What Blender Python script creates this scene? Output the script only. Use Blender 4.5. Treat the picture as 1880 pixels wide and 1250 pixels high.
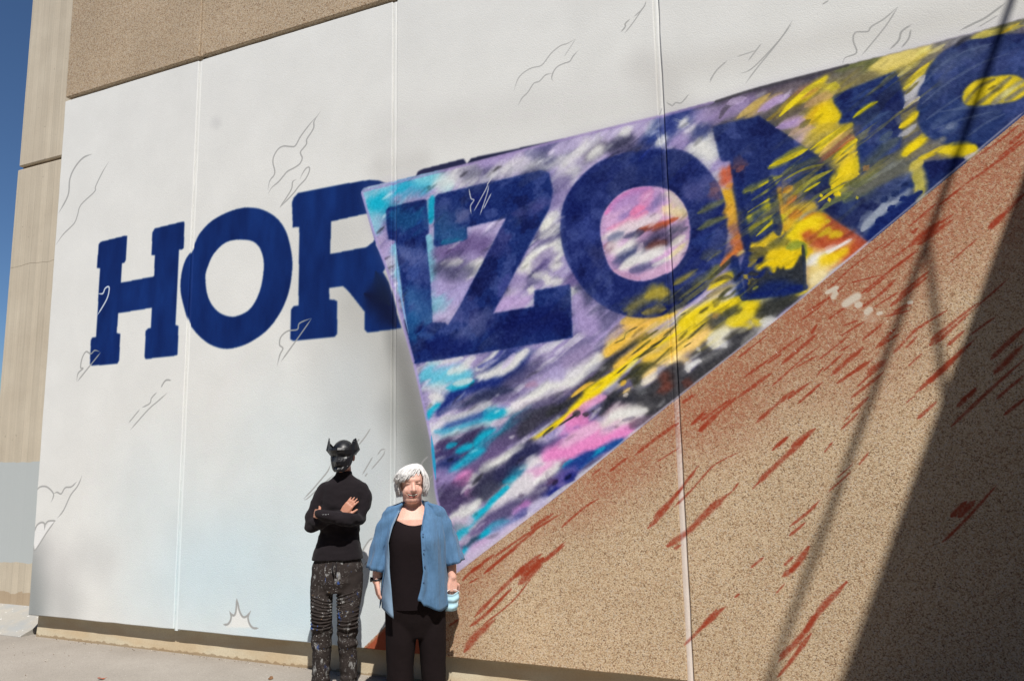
import bpy, bmesh, math, random
import numpy as np
from mathutils import Vector, Matrix, noise as mnoise

scene = bpy.context.scene
for o in list(bpy.data.objects): bpy.data.objects.remove(o)
COL = scene.collection

# ---------------------------------------------------------------- camera
CAM_F, CAM_YAW, CAM_PITCH, CAM_ROLL = 1400.0, 0.4200014, 0.1502662, -0.0199030   # focal length in photo pixels, radians
CAM_POS = np.array([0.21357, -5.22, 1.68052])
def cam_axes():
    cy, sy, cp, sp = math.cos(CAM_YAW), math.sin(CAM_YAW), math.cos(CAM_PITCH), math.sin(CAM_PITCH)
    fwd = np.array([-sy * cp, cy * cp, sp]); right = np.array([cy, sy, 0.0]); up = np.cross(right, fwd)
    cr, sr = math.cos(CAM_ROLL), math.sin(CAM_ROLL)
    return cr * right + sr * up, -sr * right + cr * up, fwd
AX_R, AX_U, AX_F = cam_axes()
def at(px, py, Y):                       # the point of the vertical plane y = Y that photo pixel (px, py) shows
    d = (px - 940) / CAM_F * AX_R - (py - 625) / CAM_F * AX_U + AX_F
    return CAM_POS + d * ((Y - CAM_POS[1]) / d[1])
cam_data = bpy.data.cameras.new('camera')
cam_data.sensor_fit = 'HORIZONTAL'; cam_data.sensor_width = 36.0
cam_data.lens = CAM_F / 1880 * 36.0
cam_data.clip_start = 0.05; cam_data.clip_end = 2000
cam = bpy.data.objects.new('camera', cam_data); COL.objects.link(cam)
cam.matrix_world = Matrix(((AX_R[0], AX_U[0], -AX_F[0], CAM_POS[0]), (AX_R[1], AX_U[1], -AX_F[1], CAM_POS[1]),
                           (AX_R[2], AX_U[2], -AX_F[2], CAM_POS[2]), (0, 0, 0, 1)))
scene.camera = cam

# ---------------------------------------------------------------- sky, sun, exposure
SUN_DIR = Vector((-0.7272, 1.0, -1.75)).normalized()          # the way the sunlight travels
SUN_EL = math.asin(-SUN_DIR.z); SUN_AZ = math.atan2(-SUN_DIR.x, -SUN_DIR.y)   # clockwise from +Y
world = bpy.data.worlds.new('World'); scene.world = world; world.use_nodes = True
wn = world.node_tree; wn.nodes.clear()
sky = wn.nodes.new('ShaderNodeTexSky'); sky.sky_type = 'NISHITA'; sky.sun_disc = False
sky.sun_elevation = SUN_EL; sky.sun_rotation = SUN_AZ; sky.altitude = 0; sky.air_density = 1.0; sky.dust_density = 0.0; sky.ozone_density = 10.0
bg = wn.nodes.new('ShaderNodeBackground'); bg.inputs['Strength'].default_value = 0.068
wo = wn.nodes.new('ShaderNodeOutputWorld')
wn.links.new(sky.outputs[0], bg.inputs['Color']); wn.links.new(bg.outputs[0], wo.inputs['Surface'])
sun_data = bpy.data.lights.new('sun', 'SUN'); sun_data.energy = 5.0; sun_data.angle = math.radians(0.53); sun_data.color = (1.0, 0.965, 0.91)
sun = bpy.data.objects.new('sun', sun_data); COL.objects.link(sun)
sun.rotation_euler = SUN_DIR.to_track_quat('-Z', 'Y').to_euler(); sun.location = (8, -12, 22)
scene.view_settings.view_transform = 'Standard'; scene.view_settings.look = 'None'
scene.view_settings.exposure = 0.15; scene.view_settings.gamma = 1.0
scene.view_settings.use_curve_mapping = False
scene.cycles.max_bounces = 6; scene.cycles.diffuse_bounces = 2

# ---------------------------------------------------------------- helpers
def lin(c):
    return tuple((((v / 255.) / 12.92) if v / 255. <= .04045 else ((v / 255. + .055) / 1.055) ** 2.4) for v in c) + (1.0,)
class NT:
    """small node-tree writer"""
    def __init__(s, name):
        s.m = bpy.data.materials.new(name); s.m.use_nodes = True; s.t = s.m.node_tree; s.t.nodes.clear()
        s.out = s.n('ShaderNodeOutputMaterial'); s.b = s.n('ShaderNodeBsdfPrincipled'); s.l(s.b.outputs[0], s.out.inputs[0])
        s.tc = s.n('ShaderNodeTexCoord')
    def n(s, k, **kw):
        q = s.t.nodes.new(k)
        for a, v in kw.items(): setattr(q, a, v)
        return q
    def l(s, a, b): s.t.links.new(a, b)
    def obj(s, scale=(1, 1, 1)):
        mp = s.n('ShaderNodeMapping'); mp.inputs['Scale'].default_value = scale; s.l(s.tc.outputs['Object'], mp.inputs[0]); return mp.outputs[0]
    def noise(s, vec, sc, det=4, rough=.55):
        q = s.n('ShaderNodeTexNoise'); q.inputs['Scale'].default_value = sc; q.inputs['Detail'].default_value = det; q.inputs['Roughness'].default_value = rough
        s.l(vec, q.inputs['Vector']); return q.outputs['Fac']
    def ramp(s, fac, stops, mode='LINEAR'):
        q = s.n('ShaderNodeValToRGB'); cr = q.color_ramp; cr.interpolation = mode
        while len(cr.elements) > 1: cr.elements.remove(cr.elements[-1])
        for i, (p, c) in enumerate(stops):
            e = cr.elements[0] if i == 0 else cr.elements.new(p)
            e.position = p; e.color = c if len(c) == 4 else tuple(c) + (1,)
        s.l(fac, q.inputs[0]); return q.outputs[0]
    def mix(s, fac, a, b, mode='MIX'):
        q = s.n('ShaderNodeMix', data_type='RGBA', blend_type=mode)
        for i, v in ((0, fac), (6, a), (7, b)):
            if hasattr(v, 'is_linked'): s.l(v, q.inputs[i])
            else: q.inputs[i].default_value = v
        return q.outputs[2]
    def math(s, op, a, b=0., c=None):
        q = s.n('ShaderNodeMath', operation=op)
        for i, v in enumerate((a, b) if c is None else (a, b, c)):
            if hasattr(v, 'is_linked'): s.l(v, q.inputs[i])
            else: q.inputs[i].default_value = v
        return q.outputs[0]
    def bump(s, h, st=.3, dist=.01, prev=None):
        q = s.n('ShaderNodeBump'); q.inputs['Strength'].default_value = st; q.inputs['Distance'].default_value = dist
        s.l(h, q.inputs['Height'])
        if prev is not None: s.l(prev, q.inputs['Normal'])
        return q.outputs[0]
    def done(s, col=None, rough=.8, nrm=None, spec=.3, metal=0.):
        for k, v in (('Base Color', col), ('Roughness', rough), ('Normal', nrm), ('Specular IOR Level', spec), ('Metallic', metal)):
            if v is None: continue
            if hasattr(v, 'is_linked'): s.l(v, s.b.inputs[k])
            else: s.b.inputs[k].default_value = v
        return s.m
BW = lambda v: (v, v, v, 1)

def tag(o, label=None, cat=None, group=None, kind=None):
    for k, v in (('label', label), ('category', cat), ('group', group), ('kind', kind)):
        if v: o[k] = v
    return o
def empty(name, loc=(0, 0, 0), rz=0.):
    o = bpy.data.objects.new(name, None); COL.objects.link(o); o.location = loc; o.rotation_euler = (0, 0, rz); o.empty_display_size = .2
    return o
def link(name, me, mats, parent=None, smooth=False):
    if not isinstance(mats, (list, tuple)): mats = [mats]
    for m in mats: me.materials.append(m)
    if smooth:
        me.polygons.foreach_set('use_smooth', [True] * len(me.polygons))
    o = bpy.data.objects.new(name, me); COL.objects.link(o)
    if parent is not None: o.parent = parent
    return o
def from_bm(name, bm, mats, parent=None, smooth=False):
    me = bpy.data.meshes.new(name); bmesh.ops.recalc_face_normals(bm, faces=bm.faces); bm.to_mesh(me); bm.free()
    return link(name, me, mats, parent, smooth)
def add_box(bm, x0, x1, y0, y1, z0, z1):
    vs = [bm.verts.new(p) for p in ((x0, y0, z0), (x1, y0, z0), (x1, y1, z0), (x0, y1, z0), (x0, y0, z1), (x1, y0, z1), (x1, y1, z1), (x0, y1, z1))]
    for f in ((3, 2, 1, 0), (4, 5, 6, 7), (0, 1, 5, 4), (1, 2, 6, 5), (2, 3, 7, 6), (3, 0, 4, 7)): bm.faces.new([vs[i] for i in f])
    return vs
def rough_box(name, x0, x1, y0, y1, z0, z1, mats, parent, step=.12, jit=.002, bev=.006, seed=0):
    """box with worn, slightly wandering edges"""
    bm = bmesh.new(); add_box(bm, x0, x1, y0, y1, z0, z1)
    bmesh.ops.bevel(bm, geom=bm.edges[:], offset=bev, segments=1, affect='EDGES')
    for ax, lo, hi in ((0, x0, x1), (2, z0, z1)):
        n = max(1, int((hi - lo) / step))
        for k in range(1, n):
            p = [0, 0, 0]; q = [0, 0, 0]; p[ax] = lo + (hi - lo) * k / n; q[ax] = 1
            bmesh.ops.bisect_plane(bm, geom=bm.verts[:] + bm.edges[:] + bm.faces[:], plane_co=p, plane_no=q)
    for v in bm.verts:
        e = sum((abs(v.co.x - x0) < bev * 1.5 or abs(v.co.x - x1) < bev * 1.5, abs(v.co.z - z0) < bev * 1.5 or abs(v.co.z - z1) < bev * 1.5))
        if e and v.co.y < y0 + bev * 1.5:
            d = mnoise.noise_vector(Vector((v.co.x * 9 + seed, v.co.z * 9, seed * 1.7)))
            v.co += Vector((d.x, abs(d.y) * .5, d.z)) * jit
    return from_bm(name, bm, mats, parent)
def icos(bm, c, r, sub=2, rot=None):
    r = r if isinstance(r, (tuple, list)) else (r, r, r)
    M = Matrix.Translation(Vector(c)) @ (rot if rot is not None else Matrix.Identity(4)) @ Matrix.Diagonal((r[0], r[1], r[2], 1))
    bmesh.ops.create_icosphere(bm, subdivisions=sub, radius=1., matrix=M)
def limb(bm, pts, rads, n=14):
    """tapered chain: cones with a ball at every joint"""
    for p, r in zip(pts, rads): icos(bm, p, r, 2)
    for i in range(len(pts) - 1):
        a, b = Vector(pts[i]), Vector(pts[i + 1]); d = b - a
        if d.length < 1e-5: continue
        q = d.to_track_quat('Z', 'Y').to_matrix().to_4x4()
        bmesh.ops.create_cone(bm, cap_ends=True, segments=n, radius1=rads[i], radius2=rads[i + 1], depth=d.length, matrix=Matrix.Translation((a + b) / 2) @ q)
def loft(bm, rings, cap=True, close=True):
    R = [[bm.verts.new(p) for p in r] for r in rings]; n = len(R[0])
    for i in range(len(R) - 1):
        for j in range(n if close else n - 1):
            bm.faces.new((R[i][j], R[i][(j + 1) % n], R[i + 1][(j + 1) % n], R[i + 1][j]))
    if cap and close: bm.faces.new(R[0][::-1]); bm.faces.new(R[-1])
    return R
def ering(cx, cy, z, rx, ry, n=28, p=2.2):
    out = []
    for k in range(n):
        a = 2 * math.pi * k / n; c, s = math.cos(a), math.sin(a)
        out.append((cx + rx * math.copysign(abs(c) ** (2 / p), c), cy + ry * math.copysign(abs(s) ** (2 / p), s), z))
    return out
def tube(bm, pts, rad, n=8, cap=True):
    P = [Vector(p) for p in pts]; rings = []; ref = Vector((0, 0, 1))
    for i, p in enumerate(P):
        t = (P[min(i + 1, len(P) - 1)] - P[max(i - 1, 0)]).normalized()
        if abs(t.dot(ref)) > .95: ref = Vector((0, 1, 0))
        u = t.cross(ref).normalized(); v = u.cross(t)
        r = rad[i] if isinstance(rad, (list, tuple)) else rad
        rings.append([p + (u * math.cos(2 * math.pi * k / n) + v * math.sin(2 * math.pi * k / n)) * r for k in range(n)])
    return loft(bm, rings, cap)
def skin_union(name, bm, voxel, mats, parent, smooth_it=6, disp=None, fac=.5):
    """melt overlapping solids into one continuous surface"""
    me = bpy.data.meshes.new('tmp'); bmesh.ops.recalc_face_normals(bm, faces=bm.faces); bm.to_mesh(me); bm.free()
    t = bpy.data.objects.new('tmp', me); COL.objects.link(t)
    r = t.modifiers.new('r', 'REMESH'); r.mode = 'VOXEL'; r.voxel_size = voxel; r.adaptivity = 0
    if smooth_it:
        s = t.modifiers.new('s', 'SMOOTH'); s.factor = fac; s.iterations = smooth_it
    dg = bpy.context.evaluated_depsgraph_get(); dg.update()
    nm = bpy.data.meshes.new_from_object(t.evaluated_get(dg)); nm.name = name; nm.materials.clear()
    bpy.data.objects.remove(t); bpy.data.meshes.remove(me)
    if disp is not None:
        nrm = [v.normal.copy() for v in nm.vertices]
        for v, q in zip(nm.vertices, nrm): v.co = disp(v.co.copy(), q)
    return link(name, nm, mats, parent, True)
# ---------------------------------------------------------------- mural paint
# The mural is flat print on a flat wall: it is painted here stroke by stroke
# into a picture in wall coordinates (metres along the wall / up the wall).
MX0, MX1, MZ0, MZ1, RES = -7.60, 2.40, 0.10, 5.75, 230
MW, MH = int((MX1 - MX0) * RES), int((MZ1 - MZ0) * RES)
CAN = np.zeros((MH, MW, 3), np.float32)          # paint colour (display values)
COV = np.zeros((MH, MW), np.float32)             # how much of the bare wall is covered
_rng = np.random.RandomState(7)
_tab = _rng.rand(257, 257).astype(np.float32)
def vnoise(x, y, seed=0):
    x = x + seed * 17.31; y = y + seed * 9.77
    xi = np.floor(x).astype(np.int32); yi = np.floor(y).astype(np.int32)
    fx = (x - xi).astype(np.float32); fy = (y - yi).astype(np.float32)
    fx = fx * fx * (3 - 2 * fx); fy = fy * fy * (3 - 2 * fy)
    a = _tab[yi & 255, xi & 255]; b = _tab[yi & 255, (xi + 1) & 255]
    c = _tab[(yi + 1) & 255, xi & 255]; d = _tab[(yi + 1) & 255, (xi + 1) & 255]
    return (a * (1 - fx) + b * fx) * (1 - fy) + (c * (1 - fx) + d * fx) * fy
def fbm(x, y, seed=0, o=4):
    v = 0; a = .5; t = 0
    for i in range(o):
        v = v + a * vnoise(x, y, seed + i * 3); t += a; a *= .5; x = x * 2.03; y = y * 2.03
    return v / t
def sstep(a, b, x):
    t = np.clip((x - a) / (b - a), 0, 1); return t * t * (3 - 2 * t)
_gy, _gx = np.mgrid[0:MH, 0:MW].astype(np.float32)
GX = MX0 + (_gx + .5) / RES; GZ = MZ0 + (_gy + .5) / RES         # wall metres of every texel
TH = math.radians(33)                                             # the way the spray streaks run
SA = GX * math.cos(TH) + GZ * math.sin(TH); SB = -GX * math.sin(TH) + GZ * math.cos(TH)
def zm(ox, oy, s):
    return lambda t: [(ox + float(p.split(',')[0]) / s, oy + float(p.split(',')[1]) / s) for p in t.split()]
zO = zm(0, 0, 1); zA = zm(640, 230, 2.717); zB = zm(1000, 200, 3.125); zC = zm(1280, 0, 2.717); zD = zm(700, 600, 2.717)
zE = zm(1200, 400, 2.765); zF = zm(1200, 800, 2.765); zG = zm(80, 380, 2.765); zH = zm(640, 1000, 2.848)
z1 = zm(900, 0, 4.7); z2 = zm(470, 190, 5.95); z3 = zm(60, 260, 2.315); z4 = zm(540, 770, 4.31); z5 = zm(1050, 560, 4.167)
z6 = zm(780, 640, 5.68); z7 = zm(780, 820, 5.21); z8 = zm(1300, 380, 5.68); zK = zm(0, 840, 3.048); zL = zm(200, 1090, 4.7)
def rast(pts):
    out = []
    for (px, py) in pts:
        x, _, z = at(px, py, 0.0); out.append(((x - MX0) * RES, (z - MZ0) * RES))
    return np.array(out, np.float32)
def lscale(pts):
    c = np.mean(np.array(pts), 0); q = rast([c, c + (8, 0), c + (0, 8)])
    a = (q[1] - q[0]) / 8; b = (q[2] - q[0]) / 8
    return math.sqrt(abs(a[0] * b[1] - a[1] * b[0]))
def smooth(pts, n=6, closed=False):
    P = np.array(pts, np.float32); N = len(P)
    if N < 3: return P
    out = []
    for i in range(N if closed else N - 1):
        if closed: p0, p1, p2, p3 = P[(i - 1) % N], P[i], P[(i + 1) % N], P[(i + 2) % N]
        else: p0, p1, p2, p3 = P[max(i - 1, 0)], P[i], P[i + 1], P[min(i + 2, N - 1)]
        for k in range(n):
            t = k / n
            out.append(.5 * (2 * p1 + (p2 - p0) * t + (2 * p0 - 5 * p1 + 4 * p2 - p3) * t * t + (3 * p1 - p0 - 3 * p2 + p3) * t ** 3))
    if not closed: out.append(P[-1])
    return np.array(out, np.float32)
def blur(m, r):
    r = int(round(r))
    if r < 1: return m
    for _ in range(3):
        for ax in (0, 1):
            p = [(0, 0), (0, 0)]; p[ax] = (r + 1, r)
            c = np.cumsum(np.pad(m, p), axis=ax, dtype=np.float64)
            k = 2 * r + 1
            m = ((c[k:] - c[:-k]) if ax == 0 else (c[:, k:] - c[:, :-k])).astype(np.float32) / k
    return m
def win(P, pad):
    x0 = max(int(P[:, 0].min() - pad), 0); x1 = min(int(P[:, 0].max() + pad) + 1, MW)
    y0 = max(int(P[:, 1].min() - pad), 0); y1 = min(int(P[:, 1].max() + pad) + 1, MH)
    return (slice(y0, max(y1, y0 + 1)), slice(x0, max(x1, x0 + 1)))
def polymask(pts, soft=1., curve=False, holes=()):
    s = lscale(pts); sr = max(soft * s, .8)
    loops = [rast(smooth(l, 6, True) if curve else l) for l in [pts] + list(holes)]
    w = win(loops[0], sr * 2 + 3)
    X = _gx[w] + .5; Y = _gy[w] + .5
    ins = np.zeros(X.shape, bool)
    for P in loops:
        for i in range(len(P)):
            x1, y1 = P[i - 1]; x2, y2 = P[i]
            if y1 == y2: continue
            r0, r1 = min(y1, y2), max(y1, y2)
            rows = np.where((Y[:, 0] > r0) & (Y[:, 0] <= r1))[0]
            if len(rows) == 0: continue
            sl = slice(rows[0], rows[-1] + 1)
            ins[sl] ^= X[sl] < (x1 + (Y[sl] - y1) * (x2 - x1) / (y2 - y1))
    return w, blur(ins.astype(np.float32), sr * .6)
def put(w, m, col, a=1., cov=1.):
    m = np.clip(m * a, 0, 1)
    k = m[..., None]
    old = CAN[w]; c0 = COV[w]
    # paint laid on bare wall takes the paint's own colour at the covered share
    c1 = c0 + (1 - c0) * m * cov
    wgt = np.where(c1 > 1e-4, m / np.maximum(m + c0 * (1 - m), 1e-4), 0)[..., None]
    CAN[w] = old * (1 - wgt) + np.array(col, np.float32) / 255. * wgt
    COV[w] = c1
def fill(pts, col, a=1., soft=1., curve=False, holes=(), tex=None, cov=1.):
    w, m = polymask(pts, soft, curve, holes)
    if tex is not None: m = m * tex[w]
    put(w, m, col, a, cov)
def st(pts, wd, col, a=1., soft=.45, taper=(.35, .35), tex=None, clip=None, tip=.12, warp=0.):
    s = lscale(pts); P = rast(smooth(pts, 5)); rad = wd * s / 2
    w = win(P, rad * (1 + soft) + 2)
    X = _gx[w] + .5; Y = _gy[w] + .5; m = np.zeros(X.shape, np.float32)
    L = np.r_[0, np.cumsum(np.hypot(*(P[1:] - P[:-1]).T))]; L /= max(L[-1], 1e-6)
    for i in range(len(P) - 1):
        a0, b0 = P[i], P[i + 1]; d = b0 - a0; q = d @ d + 1e-9
        t = np.clip(((X - a0[0]) * d[0] + (Y - a0[1]) * d[1]) / q, 0, 1)
        ds = np.hypot(X - a0[0] - t * d[0], Y - a0[1] - t * d[1])
        g = L[i] + t * (L[i + 1] - L[i])
        r = rad * np.minimum(1, np.minimum(tip + g / max(taper[0], 1e-3), tip + (1 - g) / max(taper[1], 1e-3)))
        if warp: ds = ds + WARP[w] * rad * warp
        e = np.maximum(r * soft, .7)
        m = np.maximum(m, np.clip((r + e - ds) / (2 * e), 0, 1))
    m = m * m * (3 - 2 * m)
    if tex is not None: m = m * tex[w]
    if clip is not None: m = m * clip[w]
    put(w, m, col, a)
def blob(pts, wd, col, a=1., soft=1., **k):
    st(pts, wd, col, a, soft, taper=(.01, .01), tip=1., **k)

# streaky masks that break strokes up the way spray over rough stone does
WARP = fbm(SA * 7, SB * 15, 13, 3) * 2 - 1
DRY = sstep(.30, .62, fbm(SA * 3.0, SB * 16, 3))
DRY2 = sstep(.38, .60, fbm(SA * 4.0, SB * 26, 11))
CLD = fbm(GX * 3.2, GZ * 3.2, 5)
GRAIN = fbm(GX * 60, GZ * 60, 9, 2)

# ---- white ground coat of the panels, with its faint blue and grey spray
WHT = (222, 222, 218)
CAN[:] = np.array(WHT, np.float32) / 255.; COV[:] = 1
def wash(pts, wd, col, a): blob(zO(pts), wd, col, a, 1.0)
for t, w_, a_ in (('300,950 400,990 560,960', 240, .26), ('380,1080 480,1060 580,1100', 190, .4), ('500,780 600,830 640,900', 170, .16), ('260,1100 330,1060 420,1030', 110, .2), ('480,1160 540,1130 600,1150', 90, .4)):
    wash(t, w_, (192, 217, 228), a_)
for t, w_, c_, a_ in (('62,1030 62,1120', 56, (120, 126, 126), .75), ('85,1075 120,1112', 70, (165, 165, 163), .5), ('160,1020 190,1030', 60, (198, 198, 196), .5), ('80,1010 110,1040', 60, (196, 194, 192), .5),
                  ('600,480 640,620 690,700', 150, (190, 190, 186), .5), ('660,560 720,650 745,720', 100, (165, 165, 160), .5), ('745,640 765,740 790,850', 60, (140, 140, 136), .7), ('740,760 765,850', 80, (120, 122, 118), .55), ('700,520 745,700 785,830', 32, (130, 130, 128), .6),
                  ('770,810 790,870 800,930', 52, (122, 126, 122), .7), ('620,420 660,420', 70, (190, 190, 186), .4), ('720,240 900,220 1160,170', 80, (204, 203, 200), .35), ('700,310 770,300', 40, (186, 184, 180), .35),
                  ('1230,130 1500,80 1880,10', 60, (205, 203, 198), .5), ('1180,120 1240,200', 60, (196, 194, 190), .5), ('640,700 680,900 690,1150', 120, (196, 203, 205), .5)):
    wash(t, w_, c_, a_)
blob(zO('395,225 398,228'), 16, (204, 204, 202), .6)
k = (CLD - .5)[..., None] * .02; CAN += k

# ---- white-filled cloud puffs and grey pen lines
W2 = (228, 228, 226); GL = (158, 158, 156)
fill(zK('190,430 205,380 235,362 252,390 285,352 310,352 280,385 245,440 195,518 187,480'), W2, 1, 1)
fill(zL('1000,285 1055,245 1062,190 1085,185 1108,95 1135,180 1170,205 1195,195 1200,240 1230,292'), (226, 227, 224), 1, 1)
fill(z4('545,1040 600,960 680,920 700,1000 640,1100 580,1140 560,1100'), W2, .9, 2)
def pen(z, t, w=2.6, a=.9, c=GL, **k): st(z(t), w, c, a, .6, taper=(.15, .15), **k)
for z, t, w in ((zK, '198,200 215,170 240,160 270,168 300,205 285,250', 2.3), (zK, '300,200 320,193 342,202 365,168 400,162 430,133', 2.2), (zK, '458,98 450,125 430,165 395,210 355,295 320,338', 2.2), (zK, '190,420 205,380 230,362 250,370 248,405', 2.6), (zK, '250,380 270,355 312,352', 2.4), (zK, '310,350 260,420 195,518 188,470', 2.2),
          (z3, '252,55 215,70 180,110 158,160 150,230 110,305', 2.8), (z3, '325,85 300,125 268,190 262,215 205,270 190,315 175,350 130,395 98,440', 2.0),
          (z3, '588,1015 565,1015 545,1045', 2.6), (z3, '528,1065 505,1090 498,1112 465,1130', 2.0), (z3, '455,1138 408,1195', 1.8), (z3, '572,1068 530,1105 490,1140 415,1225', 2.0),
          (z2, '660,150 600,215 490,360 430,465 380,475 300,470 240,505 195,580 185,650 205,740 195,790 150,850 130,950', 2.3), (z2, '705,90 650,170 632,210 632,260 610,310 555,395 550,450 490,525 490,560 505,600 480,660 420,705 345,745 300,795 245,860 170,925 133,990', 2.4), (z2, '440,835 400,860 390,930 340,1020 258,1140', 2.2), (z2, '480,830 510,765 550,710 582,702 580,750 540,830 470,905 400,995 262,1138', 2.2),
          (z1, '735,342 665,380 605,400 530,460 495,505 440,570 360,590 290,630 240,685 208,775', 1.7), (z1, '760,440 715,490 685,535 635,552 580,580 545,625 530,680 545,702', 2.0), (z1, '540,638 480,650 425,705 375,725 325,800 275,850 242,910', 1.8), (z1, '735,345 640,490', 1.0),
          (z1, '1205,170 1165,210 1165,235 1130,280', 2.4), (z1, '1345,15 1320,75 1240,150', 1.8), (z1, '1340,40 1240,190 1160,292', 1.8), (z1, '1715,815 1650,890 1600,890 1570,915 1520,885', 2.2), (z1, '1480,930 1455,990', 1.6),
          (zC, '475,105 420,190 330,290 265,350 215,370', 2.0), (zC, '470,125 390,230 300,340 240,420', 2.0), (zC, '320,220 255,305', 2.0), (zC, '290,255 200,285', 1.6), (zC, '150,305 100,350 70,395 65,415', 2.2), (zC, '1000,38 935,95 870,135 850,160 790,165 778,205 795,265 740,290 725,320', 2.6), (zC, '1000,40 935,140 820,280', 2.3), (zC, '1070,125 1020,160 1005,205 960,250', 3.4), (zC, '1065,150 1055,195 1020,240', 3.0), (zC, '655,5 625,25', 2.4),
          (zC, '1535,20 1440,90 1380,120 1310,155', 4.0), (zC, '1500,80 1400,140', 2.0),
          (z4, '605,70 560,140 508,205', 2.2), (z4, '515,155 500,175', 2.6), (z4, '290,350 265,410 200,490 140,560 78,625', 2.4), (z4, '310,440 220,520 100,628 78,622', 2.0), (z4, '720,235 690,240 660,280', 2.0), (z4, '720,240 700,290 610,395', 2.0), (z4, '622,295 590,350 540,435', 2.2), (z4, '580,425 560,450', 2.0), (z4, '560,1020 545,1030 590,960 625,935', 2.4), (z4, '600,1105 555,1150', 2.2), (z4, '1060,292 1020,330 1000,370', 3.0), (z4, '1095,440 1060,500', 2.6)):
    pen(z, t, w)
for t in ('985,262 1020,262 1045,235 1055,190 1040,145', '1045,160 1075,185 1095,150 1104,35', '1106,45 1125,140 1150,190 1175,198 1205,175 1225,142', '1212,160 1200,205 1215,260 1245,292 1292,293'):
    pen(zL, t, 3.4, 1, (160, 160, 158))

# ---- H O R, solid navy brushed on white
NAVY = (10, 40, 102)
H_ = zG('280,190 290,178 410,148 425,147 424,165 418,270 410,284 398,287 392,386 561,353 565,246 548,245 552,130 565,110 700,77 715,76 712,210 704,216 688,218 670,600 685,605 680,750 672,754 518,772 513,762 518,630 530,617 545,615 550,512 378,540 372,640 390,645 383,780 375,795 245,806 235,796 240,675 248,662 266,660 287,312 270,310')
O_ = zG('1050,5 1110,15 1180,55 1230,125 1258,230 1262,320 1245,430 1205,530 1140,620 1060,680 990,710 920,720 850,700 790,655 740,590 710,500 695,420 700,340 720,270 755,215 790,140 850,75 930,30 1000,8')
Oi = zG('1005,167 1060,175 1095,205 1115,260 1117,320 1105,400 1080,470 1040,525 985,553 940,556 890,535 850,490 828,430 822,350 835,300 860,245 905,195 950,172')
R_ = zO('537.5,417.9 536,372 539,364 547,355 640,337 677,331 695,332 712,338 724,346 690,450 699,465 710,489 703,500 714,520 728,575 737,602 675,611 669,605 670,573 640,535 630,525.6 604.5,529 604.5,550 614.6,551 619,553.6 619,613 615,618 538.6,626 532.8,623 534.6,568 538.6,562.6 548,561 549.5,417')
Ri = zO('608,407 675,392 688,440 684.7,445 673,454 606,467')
fill(H_, NAVY, 1, .7); fill(O_, NAVY, 1, .7, True, (smooth(Oi, 6, True),)); fill(R_, NAVY, 1, .7, False, (Ri,))
hor = np.zeros((MH, MW), np.float32)
for pts, cv, ho in ((H_, False, ()), (O_, True, (smooth(Oi, 6, True),)), (R_, False, (Ri,))):
    w, m = polymask(pts, .7, cv, ho); hor[w] = np.maximum(hor[w], m)
vb = fbm(GX * 9, GZ * 3, 21)
CAN += (hor * (vb - .5) * .10)[..., None] * np.array([.5, .9, 1.4], np.float32)
st(zO('670,540 705,560 725,600'), 46, (8, 12, 40), .75, 1., clip=hor); st(zO('690,500 715,560'), 30, (20, 30, 55), .6, 1., clip=hor)
pen(zG, '275,440 300,440 312,415 328,405 333,420 320,470 272,552', 2.6, 1, (205, 212, 222)); 
pen(zG, '290,738 240,800 172,885', 2.4); pen(zG, '285,735 260,728 240,745 215,735 195,770 188,815 200,820 175,845 168,885', 2.4)
pen(zG, '1360,565 1300,590 1288,622 1240,630 1205,660 1198,700 1215,718 1200,750 1185,808', 2.6); pen(zG, '1360,568 1295,660 1205,785', 2.6)
# slivers of the letter tops above the shard
fill(zA('334,260 345,233 365,222 560,172 575,170 590,195 590,230 340,300'), (24, 28, 62), 1, .8)
fill(zA('592,192 610,168 640,160 1070,70 1090,90 600,240'), (18, 22, 52), 1, .8)

# ---- the shard: a torn window of storm clouds
SH = zO('664,352 668,346 860,302 1030,258 1220,212 1312,188 1395,162 1560,120 1700,85 1790,62 1880,36 2080,-20 2080,40 1880,212 1652,400 1428,586 1247,729 1160,799 1031,905 840,1051 838,1010 812,950 800,900 792,810 760,667 734,575 712,500 690,440')
wS, mS = polymask(SH, 1.2); SHM = np.zeros((MH, MW), np.float32); SHM[wS] = mS
halo, hm = polymask(SH, 16); put(halo, hm, (150, 140, 175), .35)
fill(SH, (160, 148, 190), 1, 1.2)
n1 = fbm(SA * 2.0 + CLD * .5, SB * 6.5, 31); n2 = fbm(SA * 2.6 + CLD * .4, SB * 9.0, 41); n3 = fbm(SA * 3.2, SB * 13, 51); n4 = fbm(GX * 7, GZ * 7, 61)
def layer(nz, lo, hi, col, a): put(wS, (sstep(lo, hi, nz) * SHM)[wS], col, a)
layer(n1, .48, .66, (92, 90, 126), .7); layer(n2, .55, .72, (60, 62, 92), .7); layer(1 - n1, .54, .70, (192, 182, 212), .7); layer(1 - n2, .57, .70, (216, 216, 222), .65); layer(n3, .60, .72, (222, 222, 224), .5)
def sh(z, t, w, c, a=1., soft=.5, tex=None, **k): st(z(t), w, c, a, max(soft, .75), tex=tex, clip=SHM, tip=.6, warp=.75, **k)
WH = (222, 222, 218); SL = (74, 74, 104); DK = (44, 46, 70); LV = (166, 150, 196); LL = (194, 182, 216); CY = (22, 172, 200); LC = (132, 202, 216); YE = (238, 212, 34); YO = (242, 196, 78); CH = (54, 55, 60); PK = (226, 140, 196); BL = (34, 56, 130)
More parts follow.
